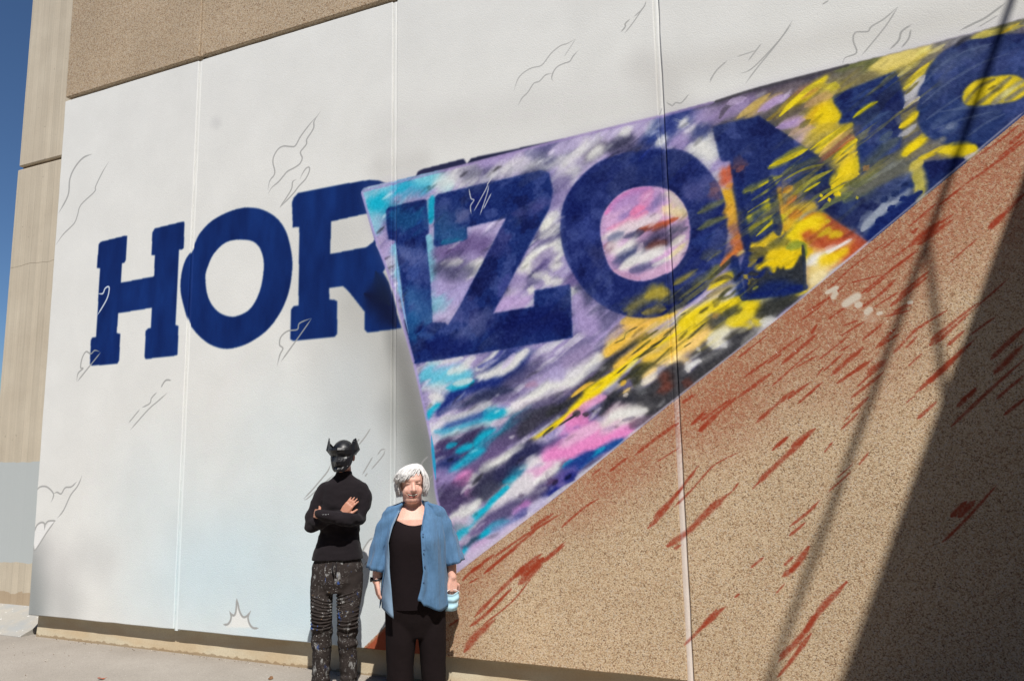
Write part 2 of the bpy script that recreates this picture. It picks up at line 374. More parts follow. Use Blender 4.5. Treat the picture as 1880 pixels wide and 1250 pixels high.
# left tip: cyan and lavender
for t, w, c, a in (('80,360 200,330 330,300 420,330', 46, LV, .8), ('75,365 130,350 200,345', 40, LC, .8), ('110,415 150,400 180,420', 40, CY, .9), ('240,330 330,295 420,275', 34, CY, .8), ('330,275 420,265 500,300', 26, LC, .9), ('440,300 560,250 640,235', 30, WH, .8), ('560,255 640,230 720,215', 22, SL, .6), ('660,190 900,130 1100,70', 24, LV, .9),
                   ('720,245 830,200 960,170', 30, WH, .6), ('130,480 170,560 200,620', 40, LV, .7), ('100,440 140,520', 30, LC, .7), ('120,380 170,400', 22, CY, .9), ('225,600 240,700 262,850', 12, LC, .9), ('415,360 410,480', 12, CY, 1), ('395,560 412,700 420,820', 16, LC, .9), ('900,130 1040,95', 26, (70, 75, 120), .5), ('1020,150 1120,110 1200,90', 30, WH, .7)):
    sh(zA, t, w, c, a, .8)
# around the upper letters
for t, w, c, a in (('0,330 60,290 150,270 230,240', 34, WH, .7), ('10,300 60,230 150,200', 34, (70, 72, 110), .7), ('40,250 120,210 200,180', 24, LL, .8), ('230,290 330,210 350,190', 26, CH, .6), ('250,280 300,240 330,225', 22, WH, .9), ('380,230 430,200 500,170', 30, DK, .8), ('330,150 360,130', 18, LL, .9), ('440,140 490,120', 20, WH, .9), ('600,140 640,100 660,95', 26, WH, .95),
                   ('600,190 680,130 690,110', 40, BL, .8), ('700,120 760,60 830,45', 50, (52, 66, 130), .9), ('790,90 800,70', 28, WH, 1), ('860,100 820,170', 26, WH, .8), ('650,190 690,170', 24, WH, .9), ('880,60 960,30 1050,10', 36, LV, .8), ('760,190 830,200', 40, LV, .9), ('860,170 930,120 1000,60', 34, (60, 66, 112), .7), ('920,190 960,220 960,260', 40, WH, .95), ('870,240 930,230', 34, WH, .9), ('990,40 1100,10', 30, (120, 104, 160), .8),
                   ('1000,90 1060,40 1120,20', 34, CH, .5), ('980,330 1050,320', 26, LV, .9), ('1110,50 1180,20', 20, YE, .7), ('50,450 100,400 180,350', 30, WH, .7), ('20,560 60,470 120,420', 34, (110, 100, 150), .7), ('20,640 60,620', 24, WH, .8)):
    sh(zB, t, w, c, a, .7)
for t, w, a in (('970,510 1000,490', 20, 1), ('960,560 1050,500', 18, .7), ('900,660 980,620 1060,590', 24, .9), ('880,700 940,690', 20, 1), ('850,730 900,735', 16, .9), ('920,750 980,740', 16, .8), ('980,770 1000,765', 14, 1), ('1010,700 1060,690', 18, .9), ('900,820 920,825', 16, 1), ('1000,640 1060,640', 26, .8), ('990,780 1050,780', 18, .8), ('470,690 560,680', 14, .9), ('600,750 650,690', 26, .8), ('1115,820 1120,900', 22, .9), ('1130,930 1150,920', 14, .5), ('870,790 800,840', 18, .5)):
    sh(zA, t, w, (224, 224, 216), a, .6)
for t, w, c, a in (('600,520 700,500 770,470', 30, LL, .95), ('450,640 560,600 680,590', 34, (108, 92, 140), .85), ('440,720 520,750 600,740', 34, SL, .8), ('430,800 520,850 600,800', 40, (170, 160, 205), .9), ('430,880 480,930', 36, LC, .7), ('450,960 520,930', 30, LL, .9), ('760,900 880,880', 34, (184, 160, 206), .9), ('820,800 880,760', 30, LV, .8), ('940,720 1000,640', 30, (120, 104, 160), .6), ('1130,860 1170,980 1230,1030', 30, LV, .9), ('1100,790 1140,760', 20, (120, 100, 150), .7)):
    sh(zA, t, w, c, a, .8)
# middle sweep below the letters
for t, w, c, a in (('1000,60 960,110 850,180 700,260', 110, (40, 58, 130), .9), ('950,150 800,260 600,330', 90, (48, 54, 104), .9), ('330,620 450,560 650,470 900,430', 60, (52, 58, 88), .9), ('150,670 260,500 420,430 700,330 1000,150', 60, (32, 50, 120), .95), ('160,670 280,620 400,590', 30, (92, 98, 140), .7), ('1200,100 1050,250 850,360', 70, (70, 68, 100), .6)):
    sh(z6, t, w / 2.5, c, a, .8)
for t, w, c, a in (('0,200 130,170 300,160', 20, LL, .9), ('20,150 200,140 390,95', 8, WH, .8), ('0,300 200,300 420,270', 34, (96, 192, 214), .9), ('260,240 360,215 460,180', 12, WH, .8), ('420,150 520,100', 9, WH, .7), ('550,210 700,110 750,40', 12, WH, .9), ('560,190 700,130 800,30', 8, (60, 66, 140), .8), ('560,300 760,240 950,120 1050,20', 17, WH, .95), ('820,190 930,60', 8, LL, .7), ('0,420 150,410 260,420', 16, WH, .6), ('230,410 330,400 500,350', 12, CY, .9), ('300,370 420,350 480,330', 9, WH, .8), ('60,500 150,520 190,540', 14, WH, .9), ('20,720 80,620 150,580', 12, CY, .95), ('40,600 100,560', 12, WH, .6),
                   ('180,730 380,700 560,620 700,560', 14, (188, 190, 196), .9), ('250,760 450,720 650,640', 10, WH, .6), ('190,850 260,800 450,740 640,680', 15, (58, 88, 150), .9), ('640,730 720,690 820,650', 22, CY, .95), ('120,870 260,850 500,780 640,740', 12, (70, 170, 200), .8), ('880,610 1050,560 1250,420 1500,330 1800,110', 26, WH, .97), ('900,600 1100,580 1300,530 1450,430', 18, (226, 220, 226), .9), ('1330,300 1380,270 1430,300', 20, (176, 166, 206), .9), ('1060,390 1130,370 1170,385', 10, (170, 138, 166), .9), ('1500,120 1700,20', 30, (150, 136, 172), .7), ('1480,300 1640,210', 12, (206, 204, 210), .9),
                   ('720,540 850,520 960,480', 16, (110, 100, 140), .8), ('760,600 880,580', 10, (170, 150, 196), .8), ('180,940 400,860 600,800 760,760', 11, (176, 206, 214), .9), ('120,1020 250,970 420,880', 12, (200, 190, 205), .8), ('700,800 860,740', 11, (214, 196, 216), .9), ('150,1040 280,1010 440,930 600,840', 24, (66, 58, 92), .9), ('120,1100 240,1090 420,1060', 26, (80, 68, 110), .9), ('530,1000 600,900 730,850', 14, CY, .9), ('330,1080 400,1040 480,1010', 12, CY, .95), ('240,1020 330,990', 8, CY, .8), ('420,1220 560,1080 780,900 960,740 1060,690', 17, CY, .95), ('960,720 1100,640 1240,600', 12, (120, 170, 200), .8),
                   ('760,1010 900,870 1100,740 1300,640 1480,560', 40, (76, 72, 100), .9), ('620,1120 760,1040 900,960', 34, (96, 84, 122), .9), ('1000,860 1200,700 1400,640', 26, CH, .6), ('1130,600 1250,560 1360,530', 10, (104, 96, 130), .7), ('1480,470 1600,440 1780,270', 14, (120, 104, 140), .6)):
    sh(z6, t, w, c, a, .7)
# yellow ribbon and what lies under it
sh(z5, '-180,830 0,730 130,600 260,470 430,330 560,230', 17, CH, .95, .6); sh(z5, '130,600 260,500 420,400 640,290', 16, (70, 70, 66), .8, .7)
sh(z6, '1070,1010 1250,870 1500,690 1640,590 1818,430', 11, YE, 1, .35, taper=(.2, .01)); sh(z5, '-10,820 100,720 260,600 380,480 520,370 700,270 810,210', 15, YE, 1, .4, taper=(.01, .3))
for t, w, c, a in (('100,690 200,600 320,540', 14, YE, 1), ('0,700 100,620 170,590', 6, YO, .9), ('330,470 480,360 640,270 780,170', 18, YO, .95), ('280,350 420,240 600,130 780,60', 26, YO, .95), ('420,170 600,110', 22, (238, 190, 100), .8), ('400,130 560,115', 14, YO, .7), ('560,420 700,370 820,300 1000,200', 30, YO, .97), ('820,330 950,250 1040,160', 40, (245, 205, 110), .9), ('830,130 950,60 1090,0', 26, YE, .95), ('840,220 960,150 1040,110', 24, YE, .8), ('680,450 780,420 880,420', 22, (246, 214, 150), .95), ('900,330 1040,230', 26, (246, 208, 130), .95), ('1100,40 1250,10 1400,0', 26, YE, .9), ('1220,130 1330,90 1420,30', 24, YE, .95), ('1230,140 1340,160 1350,175', 14, YE, .9), ('1380,110 1470,150', 16, YE, .9)):
    sh(z5, t, w, c, a, .5)
for t, w in (('540,270 660,190', 3.5), ('460,380 600,270', 4), ('470,420 640,330', 3.5), ('560,360 700,260 760,190', 4), ('520,400 570,350', 4), ('700,240 800,150', 4), ('820,270 880,200', 5), ('890,260 1020,140', 4.5), ('640,440 760,320', 4), ('830,80 870,60', 3), ('980,60 1040,20', 7), ('400,260 420,210 500,170', 3), ('600,320 680,280', 4), ('350,520 420,460', 3), ('860,320 910,290', 2.5), ('330,290 400,260', 2.5)):
    sh(z5, t, w, (78, 76, 50), .9, .5)
fill(z5('350,590 430,530 470,470 540,440 610,440 650,460 600,500 530,580 540,610 480,640 440,560 390,600'), (62, 64, 52), .95, 2, True, tex=SHM)
fill(z5('250,760 290,690 350,670 420,640 520,640 600,600 700,500 790,440 830,430 860,450 880,510 920,500 960,450 990,420 900,410 930,350 980,320 1000,280 1050,280 1080,340 1180,330 1200,300 1150,250 1200,210 1300,180 1420,190 1480,170 1300,330 1000,570 830,700 600,860 520,800 430,790 300,830 190,870'), (66, 66, 70), .97, 3, True, tex=SHM)
fill(z5('1040,100 1080,80 1130,70 1200,40 1280,30 1300,60 1230,110 1190,130 1150,160 1100,210 1050,170'), (76, 78, 70), .9, 3, True, tex=SHM)
fill(z5('1420,90 1440,20 1480,-30 1560,-60 1680,-40 1600,60 1540,110 1470,100'), (62, 63, 62), .95, 3, True, tex=SHM)
for t, w, c, a in (('270,730 340,690 400,720', 22, CH, .95), ('230,820 330,760 470,770', 30, (50, 52, 62), .95), ('700,520 720,580 740,620', 22, (124, 66, 52), .7), ('670,660 760,620', 18, (120, 66, 56), .6), ('850,590 900,600', 14, (110, 60, 50), .7), ('980,440 1100,370 1230,300', 14, (116, 116, 118), .8), ('1300,300 1400,210 1560,110', 10, (150, 148, 146), .7), ('500,620 560,670', 16, (110, 112, 116), .8)):
    sh(z5, t, w, c, a, .8)
# white puffs
for t, w, c in (('1050,250 1110,230 1190,200', 15, (226, 226, 222)), ('1080,330 1130,290 1180,320', 13, (228, 228, 226)), ('1060,300 1110,260', 20, (228, 224, 210)), ('880,440 890,500', 10, (226, 224, 218)), ('900,470 960,430 985,430', 9, (226, 226, 224)), ('560,560 600,520 640,490', 14, (244, 214, 160)), ('540,600 600,570 650,530', 12, (228, 220, 205)), ('395,670 440,635', 8, (242, 206, 130)), ('400,690 420,680', 8, (222, 212, 200)), ('380,610 405,590', 8, (240, 190, 60)), ('1470,150 1510,120 1545,120', 14, (214, 214, 214)), ('960,330 980,350', 7, (220, 215, 200))):
    sh(z5, t, w, c, 1, .35)
# pink and blue bands at the foot
for t, w, c, a in (('0,900 60,860 110,880', 26, PK, .95), ('0,1000 100,950 240,880', 20, BL, .85), ('100,860 200,810', 18, (90, 84, 130), .8), ('80,780 160,740 250,700', 14, (222, 160, 204), .9), ('0,1140 150,1020 300,920 440,860', 40, (226, 170, 208), .95), ('180,960 320,870 480,820 550,800', 26, (220, 214, 210), .95), ('300,850 420,830 560,800', 16, (226, 226, 222), .9), ('390,880 480,860', 5, (130, 120, 140), .8), ('230,960 330,930', 8, (170, 140, 180), .6), ('340,1000 400,980 460,970', 18, (232, 140, 200), .95), ('0,1190 120,1100 280,1040', 32, (230, 138, 196), .95), ('460,930 500,900 620,870', 14, (96, 76, 92), .7), ('30,1250 150,1160 380,1035', 14, (30, 80, 150), .95), ('100,1180 250,1090', 8, CY, .7), ('140,1250 300,1150 420,1060', 10, (150, 190, 210), .8), ('440,1000 520,960', 8, (208, 196, 202), .9)):
    sh(z5, t, w, c, a, .6)
for t, w, c, a in (('1420,1000 1550,900 1700,880', 20, (60, 76, 150), .8), ('1480,790 1560,740 1680,740', 20, PK, .95), ('1380,880 1450,830', 14, (206, 150, 206), .9), ('1500,830 1560,880 1580,850', 12, (216, 140, 200), .9), ('1280,930 1400,850', 12, (150, 146, 190), .8), ('1230,940 1250,890 1330,820', 6, (40, 42, 60), .9), ('1080,1010 1180,960 1250,940', 14, (180, 176, 192), .9), ('640,1250 760,1150 900,1080 1050,1010', 17, WH, .97), ('1100,1000 1240,1050 1400,1000', 26, (66, 64, 110), .9), ('880,1180 1000,1090 1120,1100', 34, (48, 48, 72), .95), ('1020,1230 1100,1150 1180,1160', 12, (140, 142, 160), .8), ('1240,1150 1400,1100 1600,980 1818,840', 34, (228, 142, 198), .95), ('1420,1040 1560,920 1818,820', 16, (226, 186, 214), .8), ('1200,1250 1330,1210 1400,1200', 18, (212, 206, 208), .95), ('1560,680 1600,670', 9, CH, 1), ('1660,685 1700,690', 7, CH, 1), ('1750,650 1800,660', 8, CH, 1), ('1400,800 1560,700', 3, CH, .9), ('1480,1220 1530,1190', 9, CY, 1), ('1590,1160 1640,1160', 6, CY, 1), ('1700,1110 1760,1080', 4, CY, .9)):
    sh(z6, t, w, c, a, .55)
for t, w, c, a in (('120,200 200,180 300,120', 26, (40, 56, 110), .9), ('250,230 330,180 450,110 560,40', 16, CY, .97), ('330,270 480,170 640,90 760,20', 26, (108, 92, 134), .9), ('550,230 680,160 820,80 930,10', 18, WH, .97), ('120,300 200,320 300,310', 36, (150, 132, 180), .9), ('330,330 390,300 410,330', 24, PK, .9), ('450,330 480,290 470,280', 11, WH, 1), ('500,310 545,295', 9, WH, .9), ('420,350 540,330', 12, (180, 176, 188), .7), ('160,500 260,480 360,460', 40, (72, 62, 96), .95), ('200,600 320,560 440,540', 30, (84, 72, 108), .9), ('400,430 490,430', 18, (196, 140, 184), .7), ('340,600 370,580', 10, (206, 200, 210), .9), ('520,440 600,360 700,290', 44, (56, 56, 80), .95), ('560,480 680,400 800,310', 26, (70, 72, 92), .9), ('820,220 900,250 960,260', 26, (40, 120, 150), .9), ('760,330 860,300', 12, CY, .8), ('700,280 800,190 900,110', 24, (50, 50, 84), .9), ('850,100 950,60 1060,30', 24, (48, 50, 88), .95), ('980,120 1040,110 1080,150', 9, (170, 170, 184), .8), ('1000,200 1080,140 1250,170', 20, (222, 218, 222), .95), ('960,330 1080,250 1220,220', 24, (222, 168, 206), .95), ('1060,350 1160,290 1270,210', 16, WH, .9), ('900,380 1020,290', 22, (224, 214, 222), .9), ('1150,130 1200,90 1350,60', 20, (228, 140, 198), .95), ('1330,190 1420,140', 11, CY, 1), ('1440,140 1500,125', 7, CY, 1), ('1350,200 1480,150 1600,60', 18, (36, 66, 140), .95), ('1200,420 1280,330 1420,240', 28, (100, 88, 160), .9), ('1350,310 1430,280', 22, (34, 44, 120), .95), ('1180,350 1230,320', 22, (86, 66, 100), .95), ('1130,430 1200,440 1260,410', 22, (28, 40, 120), .95), ('1010,470 1100,420 1150,390', 22, (92, 84, 116), .9), ('1450,300 1560,230 1667,150', 10, (196, 196, 206), .8),
                   ('620,640 720,540 860,440 1010,340', 30, (216, 212, 218), .97), ('480,760 560,680 660,610', 24, (206, 200, 210), .95), ('420,800 500,740', 14, (226, 224, 224), .9), ('560,610 660,500 790,390', 9, CY, .95), ('400,760 470,680 560,600', 13, CY, .97), ('260,680 360,650 520,540', 20, WH, .95), ('270,720 380,720 440,690', 16, (200, 184, 206), .9), ('280,770 360,770', 16, (128, 150, 160), .8), ('320,860 400,820', 16, CY, .8), ('540,760 680,690 800,590 900,560', 24, (92, 84, 122), .95), ('440,840 520,800 640,740', 16, (112, 98, 140), .9), ('900,480 940,465', 9, (90, 80, 104), .9), ('930,560 990,540', 18, (186, 120, 186), .8), ('850,640 930,580', 12, (200, 150, 206), .9), ('860,690 970,610', 18, (90, 92, 150), .8), ('560,830 680,770 800,710', 14, (60, 160, 190), .85), ('500,930 540,870 600,820', 14, CY, .95), ('400,960 450,910 500,900', 18, (54, 84, 110), .9), ('370,1020 420,1010', 14, CY, 1), ('360,910 420,860', 12, (190, 170, 196), .8), ('650,850 760,780 880,700', 18, (138, 146, 190), .85), ('560,930 700,860 850,750', 14, (200, 184, 214), .9), ('440,1030 520,960 600,920', 18, (200, 166, 206), .95), ('300,1170 420,1070 640,930 1000,680', 16, (196, 184, 210), .9), ('1000,620 1100,540 1190,500', 14, (196, 190, 216), .9), ('1180,510 1300,420 1440,340', 8, (200, 198, 208), .85)):
    sh(z7, t, w, c, a, .6)
# right end: yellow and slate streaks
fill(zO('1300,200 1420,150 1880,30 2080,0 2080,200 1600,443 1480,400 1380,330'), (98, 94, 96), .85, 30, tex=SHM)
fill(zO('1400,200 1560,130 1700,90 1720,220 1640,330 1560,380 1480,300'), (150, 138, 60), .5, 30, tex=SHM)
layer(sstep(.05, .65, GX) * n2, .55, .66, (60, 64, 84), .8); layer(sstep(.05, .65, GX) * (1 - n1), .56, .66, (196, 176, 60), .6)
for t, w, c, a in (('0,520 180,480 400,420 700,340 880,300', 26, (74, 72, 88), .95), ('150,500 300,470 450,430', 30, (84, 76, 90), .85), ('700,350 800,320 900,310', 26, (108, 112, 70), .95), ('900,330 1000,310 1180,250', 30, (226, 206, 110), .95), ('960,300 1100,270', 12, (226, 214, 160), .8), ('1180,240 1250,200 1370,180', 14, (120, 120, 126), .9), ('1000,380 1090,330 1200,270', 14, (120, 116, 110), .9), ('1040,440 1120,380 1200,310', 16, (226, 204, 70), .9), ('1040,500 1100,450 1140,420', 14, (190, 190, 194), .9), ('1370,190 1460,160 1560,130', 14, (210, 196, 90), .85), ('1500,170 1630,110', 22, (96, 96, 84), .85), ('1560,130 1600,120', 9, (206, 180, 60), .9), ('50,600 200,540 300,500', 28, (164, 146, 190), .8), ('30,740 60,770', 40, WH, .95), ('0,660 40,640', 30, (70, 80, 130), .9), ('300,540 420,480 500,420', 34, (112, 102, 110), .9), ('380,600 500,520 580,480', 34, (96, 92, 84), .9), ('430,620 520,590', 22, (190, 160, 206), .8), ('500,720 560,650', 30, (206, 176, 190), .85), ('240,600 340,520 420,470', 16, (210, 180, 110), .7), ('420,580 560,470 640,390', 20, YE, .9), ('600,580 640,560 690,570', 46, (236, 200, 40), .95), ('640,470 680,450', 30, (206, 190, 90), .7), ('560,690 620,640 700,620', 34, (214, 190, 70), .9), ('590,760 690,680 770,620', 16, (240, 214, 50), .95), ('620,800 720,700 780,690', 14, (200, 130, 90), .85), ('700,810 760,740 800,700', 20, (238, 204, 60), .95), ('720,850 800,800', 24, YE, .95), ('500,470 600,440', 22, (170, 120, 90), .7), ('560,620 600,560', 22, (208, 170, 40), .8)):
    sh(zC, t, w, c, a, .7)
for t, w, c, a in (('130,850 150,900 165,840', 22, (206, 96, 60), .95), ('140,960 170,1020 180,1080', 22, (246, 190, 40), .97), ('170,1100 195,1160 205,1250', 18, (224, 130, 70), .9), ('150,930 175,920', 12, (232, 150, 60), .9)):
    sh(zC, t, w, c, a, .5)

# ---- I Z O N S over the storm
LETM = np.zeros((MH, MW), np.float32)
def letter(pts, col, a, soft=1.2, curve=False, holes=()):
    w, m = polymask(pts, soft, curve, holes); m = m * SHM[w]
    LETM[w] = np.maximum(LETM[w], m); put(w, m, col, a)
IZ = zA('185,425 200,410 380,370 390,380 402,540 385,552 410,800 418,985 480,985 495,1000 540,930 640,740 785,465 590,510 590,570 440,607 425,600 430,360 445,345 960,228 1000,238 1020,330 1000,420 870,660 720,940 925,905 925,825 1105,795 1118,1060 320,1192 240,640 225,575 200,570 190,520')
letter(IZ, (20, 42, 104), .93)
O2 = zB('540,243 680,232 800,245 900,310 980,410 1030,520 1050,640 1045,760 1010,900 940,1020 840,1110 720,1170 600,1200 480,1190 370,1150 270,1080 190,990 130,880 97,770 92,650 105,560 140,480 200,400 290,320 400,270')
O2i = zB('590,447 680,455 745,490 800,560 828,650 830,740 805,830 750,910 680,950 600,980 520,985 440,960 380,915 345,830 325,740 322,670 340,600 390,530 450,480 520,455')
letter(O2, (30, 44, 104), .95, 1.2, True, (smooth(O2i, 6, True),))
zN = zm(1248, 0, 2.717)
letter(zN('165,636 200,625 345,590 395,580 520,665 640,745 700,790 640,830 505,890 530,1180 640,1200 620,1440 330,1490 300,1330 330,1250 300,1110 250,806 210,808 195,780'), (30, 46, 104), .92)
letter(zN('640,745 740,815 800,900 880,1000 960,1200 930,1200 800,1110 690,1050 600,960 505,890'), (44, 58, 104), .6, 5)
letter(zN('760,482 900,425 1080,355 1100,410 1130,545 1094,560 1112,650 1100,740 905,880 880,715 865,612 795,622'), (34, 54, 112), .94, 1.5)
fill(zN('905,870 1100,740 1180,720 1240,700 1200,830 1180,960 1060,1000 800,1060 780,960'), (98, 102, 100), .8, 8, tex=SHM)
letter(zN('780,1010 900,980 1060,900 1150,870 1180,960 1195,1000 955,1205 900,1160 800,1090 760,1050'), (44, 58, 104), .85, 5)
SO = zC('1098,490 1120,410 1160,330 1230,260 1350,205 1480,180 1630,172 1780,180 1900,300 1700,560 1630,600 1440,735 1330,740 1230,720 1150,685 1110,640 1095,570')
SI = zC('1325,490 1340,445 1390,405 1480,385 1570,378 1620,395 1660,440 1630,480 1580,505 1480,520 1400,530 1345,525')
letter(SO, (40, 60, 112), .95, 1.5, True, (smooth(SI, 6, True),))
letter(zC('1120,812 1340,785 1352,840 1130,980'), (30, 48, 104), .95)
# cloud light and dark inside the letters
for nz, lo, hi, c, a in ((n4, .56, .72, (84, 96, 152), .5), (1 - n4, .56, .7, (14, 24, 74), .6), (n1, .54, .66, (52, 62, 104), .5)):
    put(wS, (sstep(lo, hi, nz) * LETM)[wS], c, a)
def lt(z, t, w, c, a=.8, soft=.8, **k): st(z(t), w * 1.1, c, a * .85, .95, clip=LETM, tip=.4, warp=1.0, **k)
for t, w, c, a in (('220,450 300,480 370,420', 30, (36, 120, 160), .6), ('250,480 320,470', 40, (20, 60, 110), .5), ('260,620 300,660 380,650', 26, (120, 130, 180), .7), ('290,800 350,900 390,960', 34, (70, 120, 170), .7), ('300,720 340,760', 30, (60, 84, 150), .6), ('270,900 300,1000 330,1060', 24, (40, 96, 150), .8), ('430,500 500,520 580,560', 30, (40, 96, 140), .75), ('440,420 500,470 560,440', 34, (64, 84, 130), .6), ('540,480 600,440', 22, (120, 120, 160), .7), ('620,400 700,350', 26, (20, 34, 100), .8), ('560,590 480,590', 12, (30, 120, 150), .6), ('820,440 960,420', 20, (70, 74, 130), .8), ('880,400 1000,390', 16, (84, 84, 140), .6), ('700,620 800,560', 34, (60, 56, 110), .6), ('620,850 700,700', 34, (22, 30, 80), .8), ('560,960 640,880', 40, (96, 96, 150), .5), ('560,1060 700,960 640,1040', 26, (110, 116, 160), .6), ('800,770 760,840', 18, (80, 84, 150), .8), ('730,930 830,800', 8, (110, 106, 170), .5), ('720,1020 900,990 1080,960', 46, (14, 26, 88), .8), ('400,1080 500,1110 600,1100', 26, (20, 34, 96), .8), ('350,1040 430,1060', 14, (60, 96, 160), .6)):
    lt(zA, t, w, c, a)
for t, w, c, a in (('150,560 200,480 280,400', 50, (14, 30, 92), .8), ('240,640 250,700 300,740', 26, (70, 84, 150), .6), ('180,700 230,740', 26, (56, 70, 130), .5), ('270,880 330,830', 40, (74, 78, 120), .5), ('250,480 330,360 480,300', 40, (58, 70, 120), .4), ('560,300 680,380', 50, (24, 42, 104), .7), ('840,490 930,420 980,400', 30, (110, 110, 160), .6), ('950,430 1010,450', 20, (120, 80, 90), .5), ('880,600 960,560 1040,520', 10, (140, 140, 60), .6), ('860,700 960,650 1050,620', 9, (150, 150, 60), .6), ('840,780 960,720', 16, (60, 84, 150), .6), ('460,1160 560,1100 700,1040', 20, (150, 140, 70), .8), ('580,1080 640,1050 690,1060', 16, (190, 170, 60), .8), ('740,1010 820,960 880,920', 10, (190, 170, 50), .75), ('850,1010 930,960 1010,900', 16, (130, 130, 60), .7), ('720,1100 800,1060 900,1000', 22, (60, 66, 70), .7), ('560,1170 700,1150', 12, (170, 150, 60), .7), ('900,860 1000,820', 12, (96, 100, 90), .6), ('960,460 1000,520', 14, (140, 96, 90), .5)):
    lt(zB, t, w, c, a)
for t, w, c, a in (('180,840 240,820', 20, (120, 80, 80), .6), ('230,960 330,910 420,880', 10, (160, 160, 60), .8), ('360,840 470,770 570,740', 12, (180, 176, 50), .85), ('250,960 320,920', 8, (190, 180, 40), .8), ('430,870 520,820 600,790', 12, (70, 84, 80), .8), ('280,1060 360,1000 440,930', 10, (150, 150, 60), .7), ('220,1120 300,1060 390,1020', 12, (170, 170, 50), .8), ('400,1000 500,930 620,880', 18, (120, 126, 70), .7), ('470,990 560,940 640,880', 12, (60, 76, 84), .8), ('600,860 680,900', 22, (40, 56, 100), .8), ('240,1180 330,1130 400,1090', 16, (90, 100, 70), .7), ('380,1100 440,1060', 14, (200, 190, 40), .8), ('420,940 450,990 500,1010', 20, (210, 150, 60), .9), ('440,1060 470,1100', 24, (220, 180, 60), .9), ('780,590 840,540 900,510', 9, (190, 186, 40), .9), ('760,660 800,640', 18, (100, 96, 110), .6), ('860,620 960,580', 20, (60, 80, 120), .5), ('830,830 920,760 1010,690', 14, (96, 104, 90), .7), ('860,880 960,820 1060,780', 22, (84, 90, 96), .8), ('900,700 960,650', 16, (90, 110, 150), .5), ('680,920 720,860 770,830', 14, YE, .9), ('700,960 760,930 820,890', 12, (200, 190, 60), .8), ('690,970 710,975', 9, YE, .95), ('740,1000 830,960 900,920', 14, (130, 140, 80), .7), ('1000,620 1040,560', 14, (150, 150, 150), .7)):
    lt(zC, t, w, c, a, .6)
for t, w, c, a in (('860,1160 930,1080 1010,990 1070,930', 20, (150, 160, 176), .7), ('900,1010 980,960 1050,880', 22, (96, 106, 136), .7), ('820,1130 900,1060', 18, (120, 130, 156), .6), ('860,1190 960,1090 1080,1000', 24, (22, 42, 104), .95), ('1000,960 1050,920 1080,930', 16, (26, 46, 104), .9), ('720,1060 800,1010', 22, (60, 76, 120), .6)):
    sh(zC, t, w, c, a, .6)
for t, w, c, a in (('1180,640 1280,560 1400,480 1560,420', 14, (84, 100, 136), .6), ('1200,660 1300,620', 12, (110, 124, 150), .7), ('1240,640 1280,620', 9, (150, 156, 176), .7), ('1180,350 1300,280 1450,240', 22, (96, 104, 130), .5), ('1150,480 1250,430', 20, (70, 84, 120), .6), ('1350,600 1500,560', 16, (70, 86, 124), .6)):
    lt(zC, t, w, c, a)
for t, w, c, a in (('1020,640 1060,600 1090,570', 14, YE, .9), ('1010,680 1060,640', 9, (180, 180, 190), .8), ('1040,770 1090,730 1145,690', 17, YE, .97), ('1100,780 1160,740 1220,700', 18, (116, 116, 116), .9), ('1200,760 1280,750 1375,750', 20, YE, .97), ('1110,790 1190,770', 10, YE, .9), ('1085,820 1110,890 1110,970', 18, (206, 192, 96), .95), ('1100,960 1105,1005', 14, (150, 150, 130), .9), ('1340,790 1380,770', 8, (206, 196, 200), .8)):
    sh(zC, t, w, c, a, .4)
w, m = polymask(SI, 1.2, True); put(w, m, (232, 206, 40), .97)
for t, w_, c in (('1340,510 1400,440 1480,400', 9, (110, 104, 80)), ('1400,520 1500,440 1560,390', 11, (120, 116, 96)), ('1480,515 1560,450 1620,410', 14, (140, 136, 128)), ('1450,450 1490,430', 7, (84, 76, 50)), ('1540,500 1630,440', 12, (120, 118, 118))): sh(zC, t, w_, c, .85, .7)
